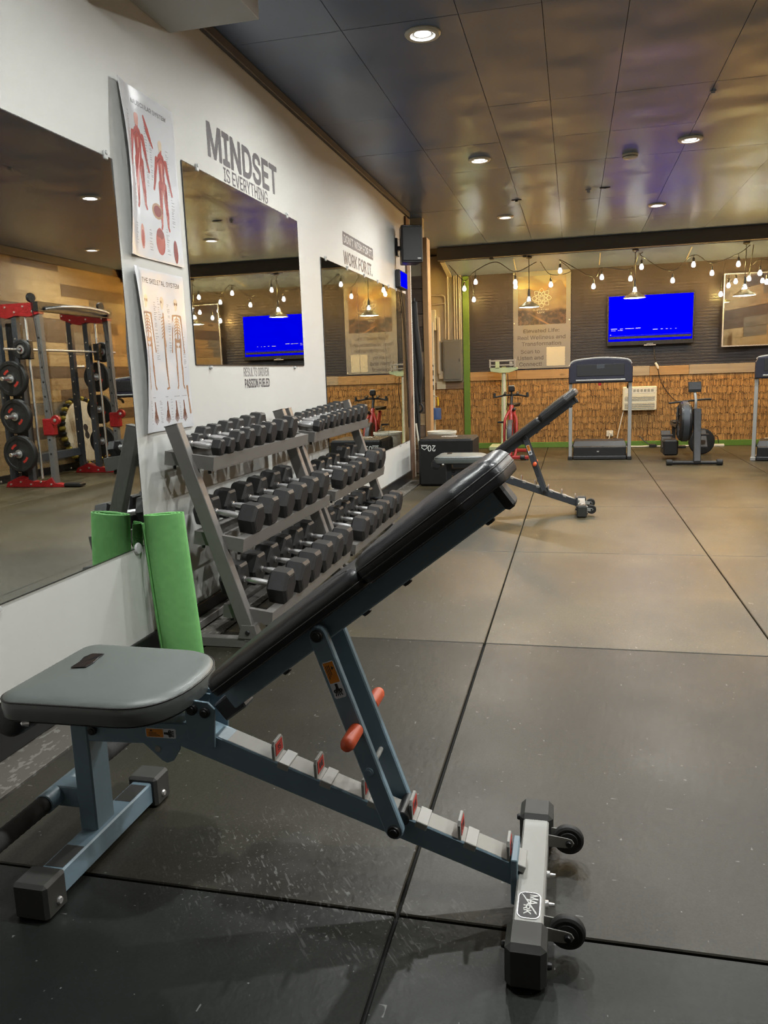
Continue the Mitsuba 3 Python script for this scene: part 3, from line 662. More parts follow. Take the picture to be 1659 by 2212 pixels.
B.add('handle_tube', cyl((-1.295, -0.075, 0.158), (-1.295, 0.075, 0.158), 0.026, 24, 0.002), steel, 40)
for s in (-1, 1):
    g = [( -1.295, s * 0.07, 0.158)] + [(-1.295, s * (0.07 + 0.24 * t / 24), 0.158) for t in range(1, 25)]
    B.add('handle_grip', tube(g, [0.0235 - 0.0012 * (t % 2) for t in range(25)], 20), 'mat_foam_grip', 60)
bolt(-1.16, -0.036, 0.352, -1, 0.012)
# brackets that carry seat and back
for s in (-1, 1):
    B.add('side_bracket', xzprism([(-0.897, 0.352), (-0.845, 0.330), (-0.828, 0.335), (-0.822, 0.432), (-0.838, 0.448), (-0.884, 0.452), (-0.9, 0.44)], s * 0.034, s * 0.041, 0.001), steel)
    bolt(-0.879, s * 0.041, 0.430, s, 0.014, 0.012); bolt(-0.846, s * 0.041, 0.424, s, 0.013, 0.011)
    B.add('seat_arm', xzprism([(-1.0, 0.43), (-0.87, 0.418), (-0.865, 0.44), (-0.99, 0.462)], s * 0.026, s * 0.032, 0.001), steel)
B.add('gusset', join(xzprism([(-1.03, 0.332), (-0.925, 0.332), (-0.925, 0.318), (-0.945, 0.287), (-0.963, 0.279), (-0.975, 0.284)], -0.032, -0.026, 0.001)), steel)
B.add('gusset_hole', lathe([(0, .0008), (.008, .0008), (.008, 0)], (-0.985, -0.0325, 0.315), (0, -1, 0), 14), 'mat_worn_rail')
# seat cushion
seat = roundpoly([(-1.305, -0.192), (-1.02, -0.184)] + [(-1.02 + 0.146 * math.cos(t) ** 0.8, 0.184 * math.copysign(abs(math.sin(t)) ** 0.8, t)) for t in np.linspace(-1.5, 1.5, 19)] + [(-1.02, 0.184), (-1.305, 0.192)], 0.05, 0.012)
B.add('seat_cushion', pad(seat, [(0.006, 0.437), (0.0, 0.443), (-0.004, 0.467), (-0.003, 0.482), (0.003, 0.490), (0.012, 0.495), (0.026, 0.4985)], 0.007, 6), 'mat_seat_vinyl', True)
rim = [(x, y, 0.485) for x, y in (Polygon(seat).buffer(0.002).exterior.coords)]
B.add('seat_piping', tube(densify(rim, 0.02)[:, :3] if False else np.array(rim), 0.0022, 6, False), 'mat_piping', True)
B.add('seat_front_roll', tube([(-1.288, -0.178, 0.430), (-1.288, -0.176, 0.430), (-1.288, -0.168, 0.430)] + [(-1.288, y, 0.430) for y in np.linspace(-0.15, 0.15, 7)] + [(-1.288, 0.168, 0.430), (-1.288, 0.176, 0.430), (-1.288, 0.178, 0.430)], [0.02, 0.036, 0.043] + [0.046] * 7 + [0.043, 0.036, 0.02], 24), 'mat_vinyl', 60)
B.add('seat_board', pad(np.array(Polygon(seat).buffer(-0.012).exterior.coords)[:-1][::1] if Polygon(seat).buffer(-0.012).exterior.is_ccw else np.array(Polygon(seat).buffer(-0.012).exterior.coords)[:-1][::-1], [(0.0, 0.432), (0.0, 0.438)], 0, 1), 'mat_black_plastic')
B.add('seat_clip', lathe([(0, .02), (.006, .016), (.009, 0.0)], (-1.222, -0.178, 0.432), (-0.9, -0.5, 0.1), 12), 'mat_chrome', 40)
tp = [(-0.047, -0.018), (-0.015, -0.022), (0.02, -0.017), (0.046, -0.02), (0.05, 0.015), (0.02, 0.024), (-0.012, 0.019), (-0.05, 0.021)]
tm = bevprism([(p[0], p[1]) for p in tp], 0.0022, 0.0008); tv = tm.vertices.copy(); tv[:, 2] += 0.0016 * (meshkit.noise(tv * 90.0) - .5); tm.vertices = tv
B.add('tape_patch', move(tm, frame([-1.20, 0.033, 0.5058], [-0.1, 1.0, 0], [-1, 0, 0])), 'mat_tape', label='crumpled black tape patch')
# back: inclined frame (u along the incline, n away from it)
ang = math.radians(37.2)
u3, n3 = np.array([math.cos(ang), 0, math.sin(ang)]), np.array([-math.sin(ang), 0, math.cos(ang)])
FB = np.eye(4); FB[:3, 0], FB[:3, 1], FB[:3, 2] = u3, [0, 1, 0], n3
def inc(m): return move(m, FB)
B.add('back_frame', inc(box(-0.355, 0.452, -0.030, 0.030, 0.812, 0.862, 0.003)), steel)
B.add('back_frame_end', inc(box(0.447, 0.472, -0.036, 0.036, 0.806, 0.866, 0.006)), 'mat_rubber_cap')
B.add('back_hinge', inc(box(-0.40, -0.33, -0.026, 0.026, 0.80, 0.85, 0.004)), 'mat_dark_steel')
for uu in (-0.2, 0.05, 0.17, 0.40): B.add('frame_bolt', inc(lathe([(0, -.008), (.010, -.008), (.012, -.004), (.012, 0.0)], (uu, 0.0, 0.812), (0, 0, 1), 12)), 'mat_black_plastic')
low = roundpoly([(-0.335, -0.105), (0.142, -0.138), (0.142, 0.138), (-0.335, 0.105)], 0.03, 0.012)
upp = roundpoly([(0.140, -0.142), (0.40, -0.150), (0.495, -0.105), (0.515, 0.0), (0.495, 0.105), (0.40, 0.150), (0.140, 0.142)], 0.03, 0.012)
pl = pad(low, [(0.004, 0.862), (0.0, 0.867), (-0.003, 0.885), (-0.001, 0.897), (0.006, 0.906), (0.018, 0.912), (0.035, 0.915)], 0.006, 6)
pu = pad(upp, [(0.004, 0.862), (0.0, 0.867), (-0.004, 0.885), (-0.003, 0.903), (0.004, 0.915), (0.016, 0.922), (0.035, 0.925)], 0.006, 6)
for pm in (pl, pu):
    v = pm.vertices.copy(); w = (v[:, 2] - 0.862) / 0.06
    v[:, 2] += np.clip(w, 0, 1) * 0.004 * (meshkit.noise(np.c_[v[:, 0] * 26, v[:, 1] * 9, v[:, 2] * 30]) - 0.5); pm.vertices = v
B.add('back_cushion', inc(pl), 'mat_vinyl', True, label='lower section of the back cushion')
B.add('back_cushion', inc(pu), 'mat_vinyl', True, label='upper section of the back cushion')
for o, zz in ((low, 0.880), (upp, 0.882), (upp, 0.899)):
    q = np.array(Polygon(o).buffer(0.0025).exterior.coords); B.add('back_piping', inc(tube(np.c_[q, np.full(len(q), zz)], 0.0021, 6, False)), 'mat_piping', True)
# ladder strut: two flat arms with a cross pin, red grips and a roller
sa, sb_ = np.array([-0.548, 0.636]), np.array([-0.388, 0.181])
sd = (sb_ - sa) / np.linalg.norm(sb_ - sa); sp = np.array([sd[1], -sd[0]])
def capsule(a, b, r, n=8):
    t = math.atan2(*(b - a)[::-1]); pts = []
    for k in range(n + 1): q = t + math.pi / 2 + math.pi * k / n; pts.append(a + r * np.array([math.cos(q), math.sin(q)]))
    for k in range(n + 1): q = t - math.pi / 2 + math.pi * k / n; pts.append(b + r * np.array([math.cos(q), math.sin(q)]))
    return [tuple(p) for p in pts]
for s in (-1, 1):
    nm = B.add('strut_arm', xzprism(capsule(sa, sb_, 0.0215), s * 0.045, s * 0.066, 0.003), steel)
    bolt(sa[0], s * 0.066, sa[1], s, 0.014, 0.010); bolt(sb_[0], s * 0.066, sb_[1], s, 0.015, 0.010)
    bolt(-0.440, s * 0.066, 0.322, s, 0.010, 0.006, steel, 'pin_end')
    gp = np.array([-0.466, s * 0.066, 0.421])
    B.add('hand_grip', tube([gp, gp + [0, s * 0.004, 0], gp + [0, s * 0.07, 0], gp + [0, s * 0.082, 0], gp + [0, s * 0.086, 0]], [0.0155, 0.0165, 0.0165, 0.013, 0.004], 20), 'mat_orange_grip', 50, label='orange-red rubber hand grip')
B.add('cross_pin', cyl((-0.440, -0.06, 0.322), (-0.440, 0.06, 0.322), 0.006, 12), 'mat_silver_paint', 40)
B.add('roller', cyl((sb_[0] + 0.014, -0.044, sb_[1] + 0.018), (sb_[0] + 0.014, 0.044, sb_[1] + 0.018), 0.017, 18, 0.002), 'mat_black_plastic', 40)
# warning stickers
def sticker(o, x, y, L, H, parent, round_=True):
    Fs = frame(o, x, y)
    nm = B.add('warning_sticker', move(bevprism([(0.003, 0), (L - .003, 0), (L, .003), (L, H - .003), (L - .003, H), (.003, H), (0, H - .003), (0, .003)], 0.0007, 0.0002), Fs), 'mat_white_sticker', label='white and orange warning sticker')
    B.add(nm + '__orange_field', move(box(0.002, L * 0.58, 0.002, H - 0.002, 0.0006, 0.0010), Fs), 'mat_orange_sticker')
    ink = [extr(Polygon([(L * .14, H * .66), (L * .24, H * .66), (L * .19, H * .86)]), 0.0005)]
    for q in range(3): ink.append(box(L * .1, L * (.46 - .05 * q), H * (.2 + .14 * q), H * (.2 + .14 * q) + 0.0012, 0, 0.0005))
    for cx_, cy_ in ((.80, .27), (.80, .72)): ink.append(extr(Point(L * cx_, H * cy_).buffer(H * .15).difference(Point(L * cx_, H * cy_).buffer(H * .05)), 0.0005))
    for a_ in (-.3, -.12, .06, .24): ink.append(extr(LineString([(L * .64, H * .5), (L * .92, H * (.5 + a_))]).buffer(0.0011), 0.0005))
    ink.append(extr(sbox(L * .61, H * .40, L * .72, H * .62), 0.0005))
    B.add(nm + '__print', move(shift(join(*ink), 0, 0, 0.0010), Fs), 'mat_black_print')
sticker([-1.014, -0.0322, 0.3435], [1, 0, 0.025], [-0.025, 0, 1], 0.082, 0.025, 'main_rail')
o = sa + sd * 0.062 + sp * 0.014
sticker([o[0] + 0.0, -0.0662, o[1]], [sd[0], 0, sd[1]], [-sp[0] * -1 * -1, 0, -sp[1]], 0.088, 0.028, 'strut_arm')
# front foot with wheels
B.add('front_foot', box(-0.114, -0.052, -0.245, 0.262, 0.014, 0.088, 0.004), 'mat_silver_paint')
B.add('foot_plate', box(-0.128, -0.113, -0.05, 0.05, 0.02, 0.13, 0.002), steel)
for s in (-1, 1):
    y0, y1 = (-0.278, -0.188) if s < 0 else (0.19, 0.28)
    B.add('front_foot_cap', box(-0.124, -0.042, y0, y1, 0.0, 0.099, 0.012), 'mat_rubber_cap')
    for zz in (0.03, 0.066): bolt(-0.124, 0, 0, 1, 0.006, 0.006) if False else B.add('foot_screw', lathe([(0, .009), (.006, .009), (.008, .004), (.008, 0)], (-0.042 if zz < .05 else -0.124, (y0 + y1) / 2, zz), (1 if zz < .05 else -1, 0, 0), 12), 'mat_black_plastic', 35)
    yw = -0.152 if s < 0 else 0.182
    n = B.add('wheel', lathe([(0.007, -.013), (.022, -.013), (.024, -.010), (.031, -.0115), (.036, -.008), (.0375, -.003), (.0375, .003), (.036, .008), (.031, .0115), (.024, .010), (.022, .013), (.007, .013)], (-0.004, yw, 0.050), (0, 1, 0), 36), 'mat_black_rubber', 35)
    for q in (-1, 1):
        B.add(n + '__fork', xzprism([(-0.055, 0.036), (-0.012, 0.036), (0.004, 0.040), (0.010, 0.050), (0.004, 0.060), (-0.008, 0.063), (-0.055, 0.068)], yw + q * 0.016, yw + q * 0.019, 0.0008), 'mat_silver_paint')
        B.add(n + '__axle', lathe([(0, .008), (.006, .008), (.008, .005), (.008, 0)], (-0.003, yw + q * 0.019, 0.050), (0, q, 0), 14), 'mat_black_plastic', 35)
# wing bolts on the wheel side, oval badge
for y in (0.045, -0.06): B.add('foot_bolt', lathe([(0, .02), (.004, .02), (.005, .008), (.009, .007), (.009, 0)], (-0.052, y, 0.04), (1, 0, 0), 12), 'mat_chrome', 35)
Fb = frame([-0.083, -0.137, 0.0882], [0, -1, 0], [1, 0, 0])
ov = roundpoly([(-.042, -.024), (.042, -.024), (.042, .024), (-.042, .024)], 0.016, 0.006)
nm = B.add('badge', move(extr(Polygon(ov), 0.0014), Fb), 'mat_chrome', label='oval badge reading MARK')
B.add(nm + '__field', move(shift(extr(Polygon(ov).buffer(-0.0022), 0.0006), 0, 0, 0.0012), Fb), 'mat_black_print')
ml = [shift(words('M', 0.016, 0.017, True, 0.0005), -0.033, 0.001, 0), shift(words('A', 0.019, 0.020, True, 0.0005), -0.018, -0.004, 0), shift(words('R', 0.014, 0.014, True, 0.0005), 0.001, -0.011, 0), shift(words('K', 0.014, 0.015, True, 0.0005), 0.016, -0.010, 0),
      extr(Polygon([(-0.036, -0.018), (0.026, 0.014), (0.030, 0.018), (0.022, 0.016), (-0.03, -0.012)]), 0.0005), extr(Polygon([(-0.006, 0.017), (0.004, -0.019), (0.008, -0.018), (0.0, 0.018)]), 0.0005)]
for m_ in ml[:4]: B.add(nm + '__letter', move(shift(m_, 0, 0, 0.0018), Fb), 'mat_white_print')
B.add(nm + '__slash', move(shift(ml[4], 0, 0, 0.0018), Fb), 'mat_white_print')
B.place('weight_bench', T().translate([0.0, 1.645, 0.0]), 'blue-grey adjustable weight bench with black vinyl pads, standing beside the mirror', 'weight bench')
B.place('weight_bench', T().translate([0.155, 6.74, 0.0]), 'dark adjustable weight bench standing in front of the black jump box', 'weight bench', swap={'mat_bench_steel': 'mat_dark_steel', 'mat_orange_grip': 'mat_orange_grip'})

# ================================================================ dumbbell racks
R = [(3.15, 4.50, 'dumbbell rack with three tilted grey steel trays, standing behind the green yoga mat'), (4.56, 5.93, 'second dumbbell rack with three tilted grey steel trays, ending below the narrow mirror panel')]
TI = [((-1.775, 0.897), (-1.540, 0.866)), ((-1.66, 0.535), (-1.423, 0.498)), ((-1.543, 0.196), (-1.307, 0.163))]   # tray back and front edges (x, z)
for y0, y1, lab in R:
    k = thing('dumbbell_rack', lab, 'dumbbell rack', 'dumbbell racks along the wall')
    for y in (y0, y1 - 0.05):
        n = part(k, 'upright', xzprism([(-1.752, 1.004), (-1.69, 1.018), (-1.372, 0.03), (-1.44, 0.03)], y, y + 0.05, 0.003), 'mat_rack_steel')
        part(k, 'foot', join(xzprism([(-1.80, 0.0), (-1.36, 0.0), (-1.36, 0.045), (-1.80, 0.045)], y + 0.002, y + 0.048, 0.003), xzprism([(-1.47, 0.045), (-1.37, 0.045), (-1.385, 0.11), (-1.45, 0.11)], y - 0.004, y + 0.054, 0.002)), 'mat_rack_steel')
        part(k, 'gusset_bolt', lathe([(0, .006), (.008, .006), (.011, .003), (.011, 0)], (-1.42, y - 0.004, 0.075), (0, -1, 0), 12), 'mat_black_plastic', 35)
        part(k, 'top_cap', xzprism([(-1.753, 1.003), (-1.689, 1.017), (-1.690, 1.021), (-1.754, 1.007)], y - 0.001, y + 0.051, 0.001), 'mat_rack_steel')
    part(k, 'rear_beam', box(-1.80, -1.76, y0 + 0.05, y1 - 0.05, 0.005, 0.045, 0.003), 'mat_rack_steel')
    for (xb, zb), (xf, zf) in TI:
        L = math.hypot(xf - xb, zf - zb)
        Ft = frame([xb, 0, zb], [xf - xb, 0, zf - zb], [0, 1, 0])
        ya, yb = y0 + 0.03, y1 - 0.03
        n = part(k, 'tray', move(join(box(0.0, 0.045, ya, yb, -0.062, -0.058), box(L - 0.045, L, ya, yb, -0.062, -0.058), box(0.0, 0.004, ya, yb, -0.06, 0.0, 0.001), box(L - 0.004, L, ya, yb, -0.058, 0.0, 0.001), box(0.0, L, ya, ya + 0.003, -0.058, 0.0), box(0.0, L, yb - 0.003, yb, -0.058, 0.0),
                 box(0.0, 0.04, ya, yb, -0.004, 0.0), box(L - 0.04, L, ya, yb, -0.004, 0.0), box(0, L, ya, ya + 0.025, -0.004, 0.0), box(0, L, yb - 0.025, yb, -0.004, 0.0)), Ft), 'mat_rack_steel')
        for xx in (0.035, L - 0.03):
            for yy in (ya + 0.03, yb - 0.03):
                part(k, n.split('__')[-1] + '__screw', move(cyl((xx, yy, -0.061), (xx, yy, -0.08), 0.008, 10), Ft), 'mat_black_plastic')
# dumbbells: hexagonal rubber heads and chrome handles, across the trays
def dumbbell_mesh(r, hl, grip):
    """r: inradius of the hexagon, hl: head length, grip: length between the heads. Axis along x, flat side down, centre at the origin."""
    R_ = r / math.cos(math.pi / 6); c = 0.17 * r
    heads, insets = [], []
    for s in (-1, 1):
        a0, a1 = s * grip / 2, s * (grip / 2 + hl)
        pts = []
        for xx, rr in ((a0, R_ - c), (a0 + s * c * 0.8, R_), (a1 - s * c * 1.0, R_), (a1, R_ - c * 1.25)):
            for q in range(6):
                t = math.pi / 6 + q * math.pi / 3 + math.pi / 6
                pts.append([xx, rr * math.cos(t), rr * math.sin(t)])
        heads.append(hull(pts))
        ins = [[a1 + s * dx, (R_ - c * 1.9) * math.cos(q * math.pi / 3), (R_ - c * 1.9) * math.sin(q * math.pi / 3)] for q in range(6) for dx in (-0.003, 0.0012)]
        insets.append(hull(ins))
    g = grip / 2 + 0.004
    prof = [(-g, .0145), (-g + .012, .0145), (-g + .014, .0105), (-g + .022, .0105), (-g + .024, .0125), (-g * .35, .0145), (0, .0155), (g * .35, .0145), (g - .024, .0125), (g - .022, .0105), (g - .014, .0105), (g - .012, .0145), (g, .0145)]
    h = lathe([(rr, xx) for xx, rr in prof], (0, 0, 0), (1, 0, 0), 18)
    return heads, insets, h
cache = {}
ordn = ['first', 'second', 'third', 'fourth', 'fifth', 'sixth', 'seventh', 'eighth', 'ninth', 'tenth']
def rack_row(tier, rack, ys, rs, grips, dark=()):
    (xb, zb), (xf, zf) = TI[tier]; ang_ = math.atan2(zf - zb, xf - xb)
    for i, y in enumerate(ys):
        r, gl = rs[i], grips[i]; hl = r * 1.25
        kk = (round(r, 4), round(gl, 4), i in dark)
        if kk not in cache:
            hs, ins, h = dumbbell_mesh(r, hl, gl)
            cache[kk] = ([mikit.ply(q, 'mat_hex_rubber') for q in hs], [mikit.ply(q, 'mat_hex_inset') for q in ins], mikit.ply(h, 'mat_black_plastic' if i in dark else 'mat_chrome', 40))
        hs, ins, h = cache[kk]
        front = xf + 0.012 - hl * 0.5 + 0.01 * tier                     # front heads stand out over the lip
        xc = front - gl / 2 - hl / 2 + rng.uniform(-.006, .006)
        zc = zb + (zf - zb) * (xc - xb) / (xf - xb) + r + 0.001
        tw = T().translate([float(xc), float(y), float(zc)]).rotate([0, 1, 0], -math.degrees(ang_)).rotate([0, 0, 1], float(rng.uniform(-1.5, 1.5)))
        k = thing('dumbbell', f"{ordn[i]} black hex dumbbell counted from the near end, {('top', 'middle', 'bottom')[tier]} tray of the {('first', 'second')[rack]} rack", 'dumbbell', f"dumbbells on the {('top', 'middle', 'bottom')[tier]} tray of the {('first', 'second')[rack]} rack")
        for n, d in (('handle', h), ('head', hs[0]), ('head_001', hs[1]), ('end_face', ins[0]), ('end_face_001', ins[1])):
            d = dict(d); d['to_world'] = tw; scene[k + '__' + n] = d
lin = np.linspace
rack_row(0, 0, [3.262, 3.355, 3.475, 3.61, 3.755, 3.90, 4.05, 4.22], [.035, .036, .046, .047, .050, .052, .055, .058], [.115, .115, .12, .12, .12, .12, .12, .12])
rack_row(1, 0, [3.33, 3.53, 3.735, 3.94, 4.15, 4.36], [.067, .068, .070, .071, .073, .074], [.142] * 6)
rack_row(2, 0, [3.355, 3.553, 3.751, 3.949, 4.147, 4.345], [.076, .077, .078, .079, .080, .080], [.142] * 6)
rack_row(0, 1, [4.66, 4.745, 4.855, 4.97, 5.095, 5.225, 5.36, 5.50, 5.65, 5.80], [.034, .035, .043, .044, .047, .048, .051, .052, .056, .058], [.115, .115, .12, .12, .12, .12, .12, .12, .12, .12])
rack_row(1, 1, [4.73, 4.92, 5.10, 5.29, 5.60, 5.79], [.062, .063, .064, .065, .074, .074], [.135] * 6)
rack_row(2, 1, [4.75, 4.95, 5.155, 5.36, 5.57, 5.775], [.074, .074, .075, .076, .078, .078], [.142] * 6, dark=(4, 5))

# ================================================================ rolled yoga mat by the mirror
def mat_roll():
    # a flattened spiral with a loose outer flap, seen from above (x, y); standing on edge
    pts = []
    for k in range(120):
        t = k / 119.0; a = 2 * math.pi * 3.2 * t + 0.4; g = 0.45 + 0.55 * t
        pts.append((0.098 * g * math.cos(a), 0.040 * g * math.sin(a)))
    e = pts[-1]
    line = LineString(pts)
    return line.buffer(0.0032, cap_style=2, quad_segs=2)
mm = extr(mat_roll(), 0.64)
v = mm.vertices.copy(); mm.vertices = v
lean = trimesh.transformations.rotation_matrix(math.radians(-4.0), [0, 1, 0])
mm.apply_transform(lean); mm.apply_translation([-1.648, 2.97, 0.012])
k = thing('yoga_mat', 'green foam yoga mat loosely rolled, standing on end between mirror and dumbbell rack', 'yoga mat')
part(k, 'roll', mm, 'mat_green_foam', 50)
fl = LineString([(-0.10 + 0.0, 0.0), (-0.112, 0.012), (-0.122, 0.030), (-0.118, 0.048), (-0.10, 0.058), (-0.07, 0.060)]).buffer(0.0032, cap_style=2)
fm = extr(fl, 0.60); fm.apply_transform(lean); fm.apply_translation([-1.648, 2.97, 0.012])
part(k, 'outer_flap', fm, 'mat_green_foam', 50)

# ================================================================ jump box, lid, straps and rod at the wall end
k = thing('jump_box', 'black padded jump box printed 20 upside down, against the wall end', 'plyo box')
part(k, 'body', box(-1.612, -1.03, 8.245, 8.83, 0.004, 0.505, 0.022), 'mat_box_vinyl')
Fp = frame([-1.43, 8.2445, 0.405], [-1, 0, 0], [0, 0, -1])
part(k, 'number', move(words('20', 0.085, 0.062, True), frame([-1.425, 8.2442, 0.44], [-1, 0, 0], [0, 0, -1])), 'mat_white_print')
sh = Polygon([(-.03, 0), (-.034, .02), (.0, .045), (.034, .02), (.03, 0)]).difference(Polygon([(-.022, .004), (-.026, .018), (.0, .036), (.026, .018), (.022, .004)]))
part(k, 'shield_logo', move(join(extr(sh, 0.0006), extr(sbox(-.036, -.012, .036, -.004), 0.0006)), frame([-1.545, 8.2442, 0.435], [-1, 0, 0], [0, 0, -1])), 'mat_white_print')
part(k, 'top_logo', move(extr(Point(0, 0).buffer(.09).difference(Point(0, 0).buffer(.075)).union(sbox(-.06, -.012, .06, .012)), 0.0006), frame([-1.33, 8.62, 0.5052], [1, 0, 0], [0, 1, 0])), 'mat_white_print')
part(k, 'seam', join(box(-1.600, -1.042, 8.247, 8.2495, 0.484, 0.488), box(-1.034, -1.0305, 8.26, 8.82, 0.484, 0.488)), 'mat_dark_plastic')
k = thing('white_bin', 'low white plastic bin standing behind the black jump box', 'bin')
part(k, 'rim', lathe([(.165, .50), (.172, .505), (.172, .53), (.16, .532), (.155, .51)], (-1.49, 9.08, 0.0), (0, 0, 1), 36), 'mat_white_plastic', 40)
part(k, 'tub', lathe([(0, 0.004), (.13, 0.004), (.135, .02), (.163, .50), (.155, .5), (.128, .03), (0, .025)], (-1.49, 9.08, 0.0), (0, 0, 1), 36), 'mat_white_plastic', 40)
k = thing('hanging_straps', 'black exercise straps hanging beside the plank-clad wall end', 'straps')
part(k, 'hook', join(cyl((-1.80, 9.33, 2.02), (-1.80, 9.2, 2.02), 0.008, 10), cyl((-1.80, 9.2, 2.015), (-1.80, 9.2, 2.06), 0.008, 10)), 'mat_dark_steel')
for n, (x, zb, w) in enumerate(((-1.835, 0.62, 0.05), (-1.80, 0.35, 0.045), (-1.775, 0.86, 0.05))):
    pts = wires([(-1.80, 9.215, 2.02), (x - 0.02, 9.21, 1.75), (x + 0.025 * (-1) ** n, 9.2, 1.25), (x + 0.01, 9.2, 0.5 * (1.25 + zb)), (x + 0.025, 9.19, zb)], 6)
    part(k, 'strap', tube(pts, [0.014 + w * 0.55 * math.sin(math.pi * min(1, 0.15 + t / len(pts))) ** 0.7 for t in range(len(pts))], 8), 'mat_black_rubber', 50)
part(k, 'loop_handle', torus((-1.775, 9.19, 0.80), (0.3, 1, 0), 0.05, 0.012, 20, 8), 'mat_black_rubber', 40)
solo('white_rod', tube(wires([(-1.81, 9.15, 0.62), (-1.775, 9.14, 0.35), (-1.735, 9.12, 0.012)], 5), 0.012, 10), 'mat_white_plastic', 40, 'thin white plastic rod leaning beside the wall end trim', 'rod')

# ================================================================ far wall: television, banner, mirror, air conditioner, panel
k = thing('television', 'wall-mounted flat television showing a saturated blue screen', 'television')
part(k, 'body', box(0.475, 1.69, YF - 0.075, YF - 0.03, 1.50, 2.235, 0.008), 'mat_black_plastic')
part(k, 'wall_bracket', box(0.9, 1.28, YF - 0.03, YF, 1.65, 2.05, 0.003), 'mat_dark_steel')
s = part(k, 'screen', box(0.497, 1.668, YF - 0.0775, YF - 0.0745, 1.565, 2.213), 'mat_screen_glass')
scene[s]['emitter'] = {'type': 'area', 'radiance': rgb(*TVBLUE), 'sampling_weight': 0.5}
yS = YF - 0.0778
part(k, 'stand_logo', join(box(1.0, 1.17, YF - 0.078, YF - 0.06, 1.49, 1.506, 0.004), box(1.04, 1.13, YF - 0.0785, YF - 0.077, 1.517, 1.523)), 'mat_satin_metal')
lines = [(0.53, 0.62, 1.742, 1.752), (0.66, 0.70, 1.742, 1.75), (0.73, 0.86, 1.742, 1.75), (0.88, 0.95, 1.744, 1.754), (0.535, 0.6, 1.72, 1.726), (0.63, 0.7, 1.72, 1.726), (1.12, 1.19, 1.715, 1.725), (1.23, 1.26, 1.717, 1.725), (1.30, 1.33, 1.717, 1.725), (1.36, 1.38, 1.717, 1.723), (1.43, 1.45, 1.72, 1.726), (0.52, 0.535, 1.655, 1.667)]
part(k, 'screen_text', join(*[box(a, b, yS - 0.0006, yS + 0.001, c, d) for a, b, c, d in lines]), 'mat_white_print', kind='stuff')
part(k, 'screen_bar', join(box(0.51, 1.655, yS - 0.0004, yS + 0.001, 1.648, 1.651), box(0.51, 1.655, yS - 0.0004, yS + 0.001, 1.60, 1.635)), 'mat_navy_plastic')
part(k, 'cord', tube(wires([(1.14, YF - 0.02, 1.52), (1.16, YF - 0.045, 1.32), (1.21, YF - 0.05, 1.14), (1.26, YF - 0.055, 0.95), (1.42, YF - 0.05, 0.72), (1.62, YF - 0.05, 0.60), (1.80, YF - 0.05, 0.55)], 8), 0.006, 6), 'mat_black_plastic', 50)
part(k, 'plug', tube([(1.17, YF - 0.05, 1.24), (1.20, YF - 0.055, 1.19), (1.215, YF - 0.055, 1.15)], [0.016, 0.02, 0.012], 10), 'mat_white_plastic', 40)
k = thing('cloth_banner', 'tall grey banner with a sunset mountain print reading Elevated Life', 'banner')
bx0, bx1, bz0, bz1 = -0.905, -0.05, 1.215, 2.655
part(k, 'sheet', box(bx0, bx1, YF - 0.014, YF - 0.006, bz0, bz1, 0.001), 'mat_grey_banner')
px0, px1, pz0, pz1 = bx0 + 0.075, bx1 - 0.068, 1.868, 2.585
def _sunset(p, n, uv):
    u, v = (p.x - px0) / (px1 - px0), (p.z - pz0) / (pz1 - pz0)
    sky = mix((0.52, 0.22, 0.05), (0.30, 0.22, 0.16), smoothstep(0.72, 1.0, v))
    sun = dr.exp(-(dr.square((u - 0.06) / 0.22) + dr.square((v - 0.80) / 0.13)))
    sky = sky + mi.Color3f(0.35, 0.22, 0.02) * sun
    ray = smoothstep(0.55, 0.75, noise(u * 2.0 - v * 4.0, u * 3.0 + v * 8.0, 3.0)) * smoothstep(0.7, 0.9, v)
    sky = mix(sky, (0.56, 0.44, 0.24), ray * 0.6)
    h1 = 0.66 + 0.09 * noise(u * 6.0, 1.0, 0.0) + 0.03 * noise(u * 21.0, 4.0, 0.0) + 0.17 * smoothstep(0.6, 0.85, u) - 0.12 * smoothstep(0.9, 1.0, u)
    c = mix(sky, (0.26, 0.15, 0.085), smoothstep(-0.01, 0.01, h1 - v))
    slope = fbm(u * 5.0, v * 7.0, 2.0, 3)
    c = mix(c, mix((0.19, 0.11, 0.06), (0.46, 0.34, 0.18), slope), smoothstep(-0.05, 0.1, 0.55 - v + 0.1 * noise(u * 5.0, 7.0, 0.0)))
    tree = smoothstep(0.35, 0.72, fbm(u * 20.0, v * 18.0, 5.0, 4))
    c = mix(c, mix((0.05, 0.043, 0.032), (0.17, 0.105, 0.055), tree), smoothstep(-0.02, 0.08, 0.30 - v + 0.06 * noise(u * 9.0, 2.0, 0.0)))
    path = smoothstep(0.06, 0.0, dr.abs(u - 0.55 + 1.7 * (v - 0.05))) * smoothstep(0.3, 0.05, v)
    return mix(c, (0.55, 0.30, 0.12), path * 0.6) * 0.62
mat('sunset_print', {'type': 'principled', 'base_color': proc(_sunset), 'roughness': 0.4})
part(k, 'picture', box(px0, px1, YF - 0.0152, YF - 0.0135, pz0, pz1), 'mat_sunset_print')
def btext(s, x0, x1, z, h, m='mat_banner_ink', name='lettering'):
    part(k, name, move(words(s, x1 - x0, h, True), frame([x0, YF - 0.0142 if m == 'mat_banner_ink' else YF - 0.0155, z], [1, 0, 0], [0, 0, 1])), m, kind='stuff')
btext('Elevated Life:', -0.752, -0.215, 1.752, 0.052)
btext('Real Wellness and', -0.838, -0.125, 1.652, 0.055)
btext('Transformation', -0.778, -0.188, 1.560, 0.053)
btext('Scan to', -0.792, -0.505, 1.445, 0.054)
btext('Listen and', -0.84, -0.45, 1.350, 0.055)
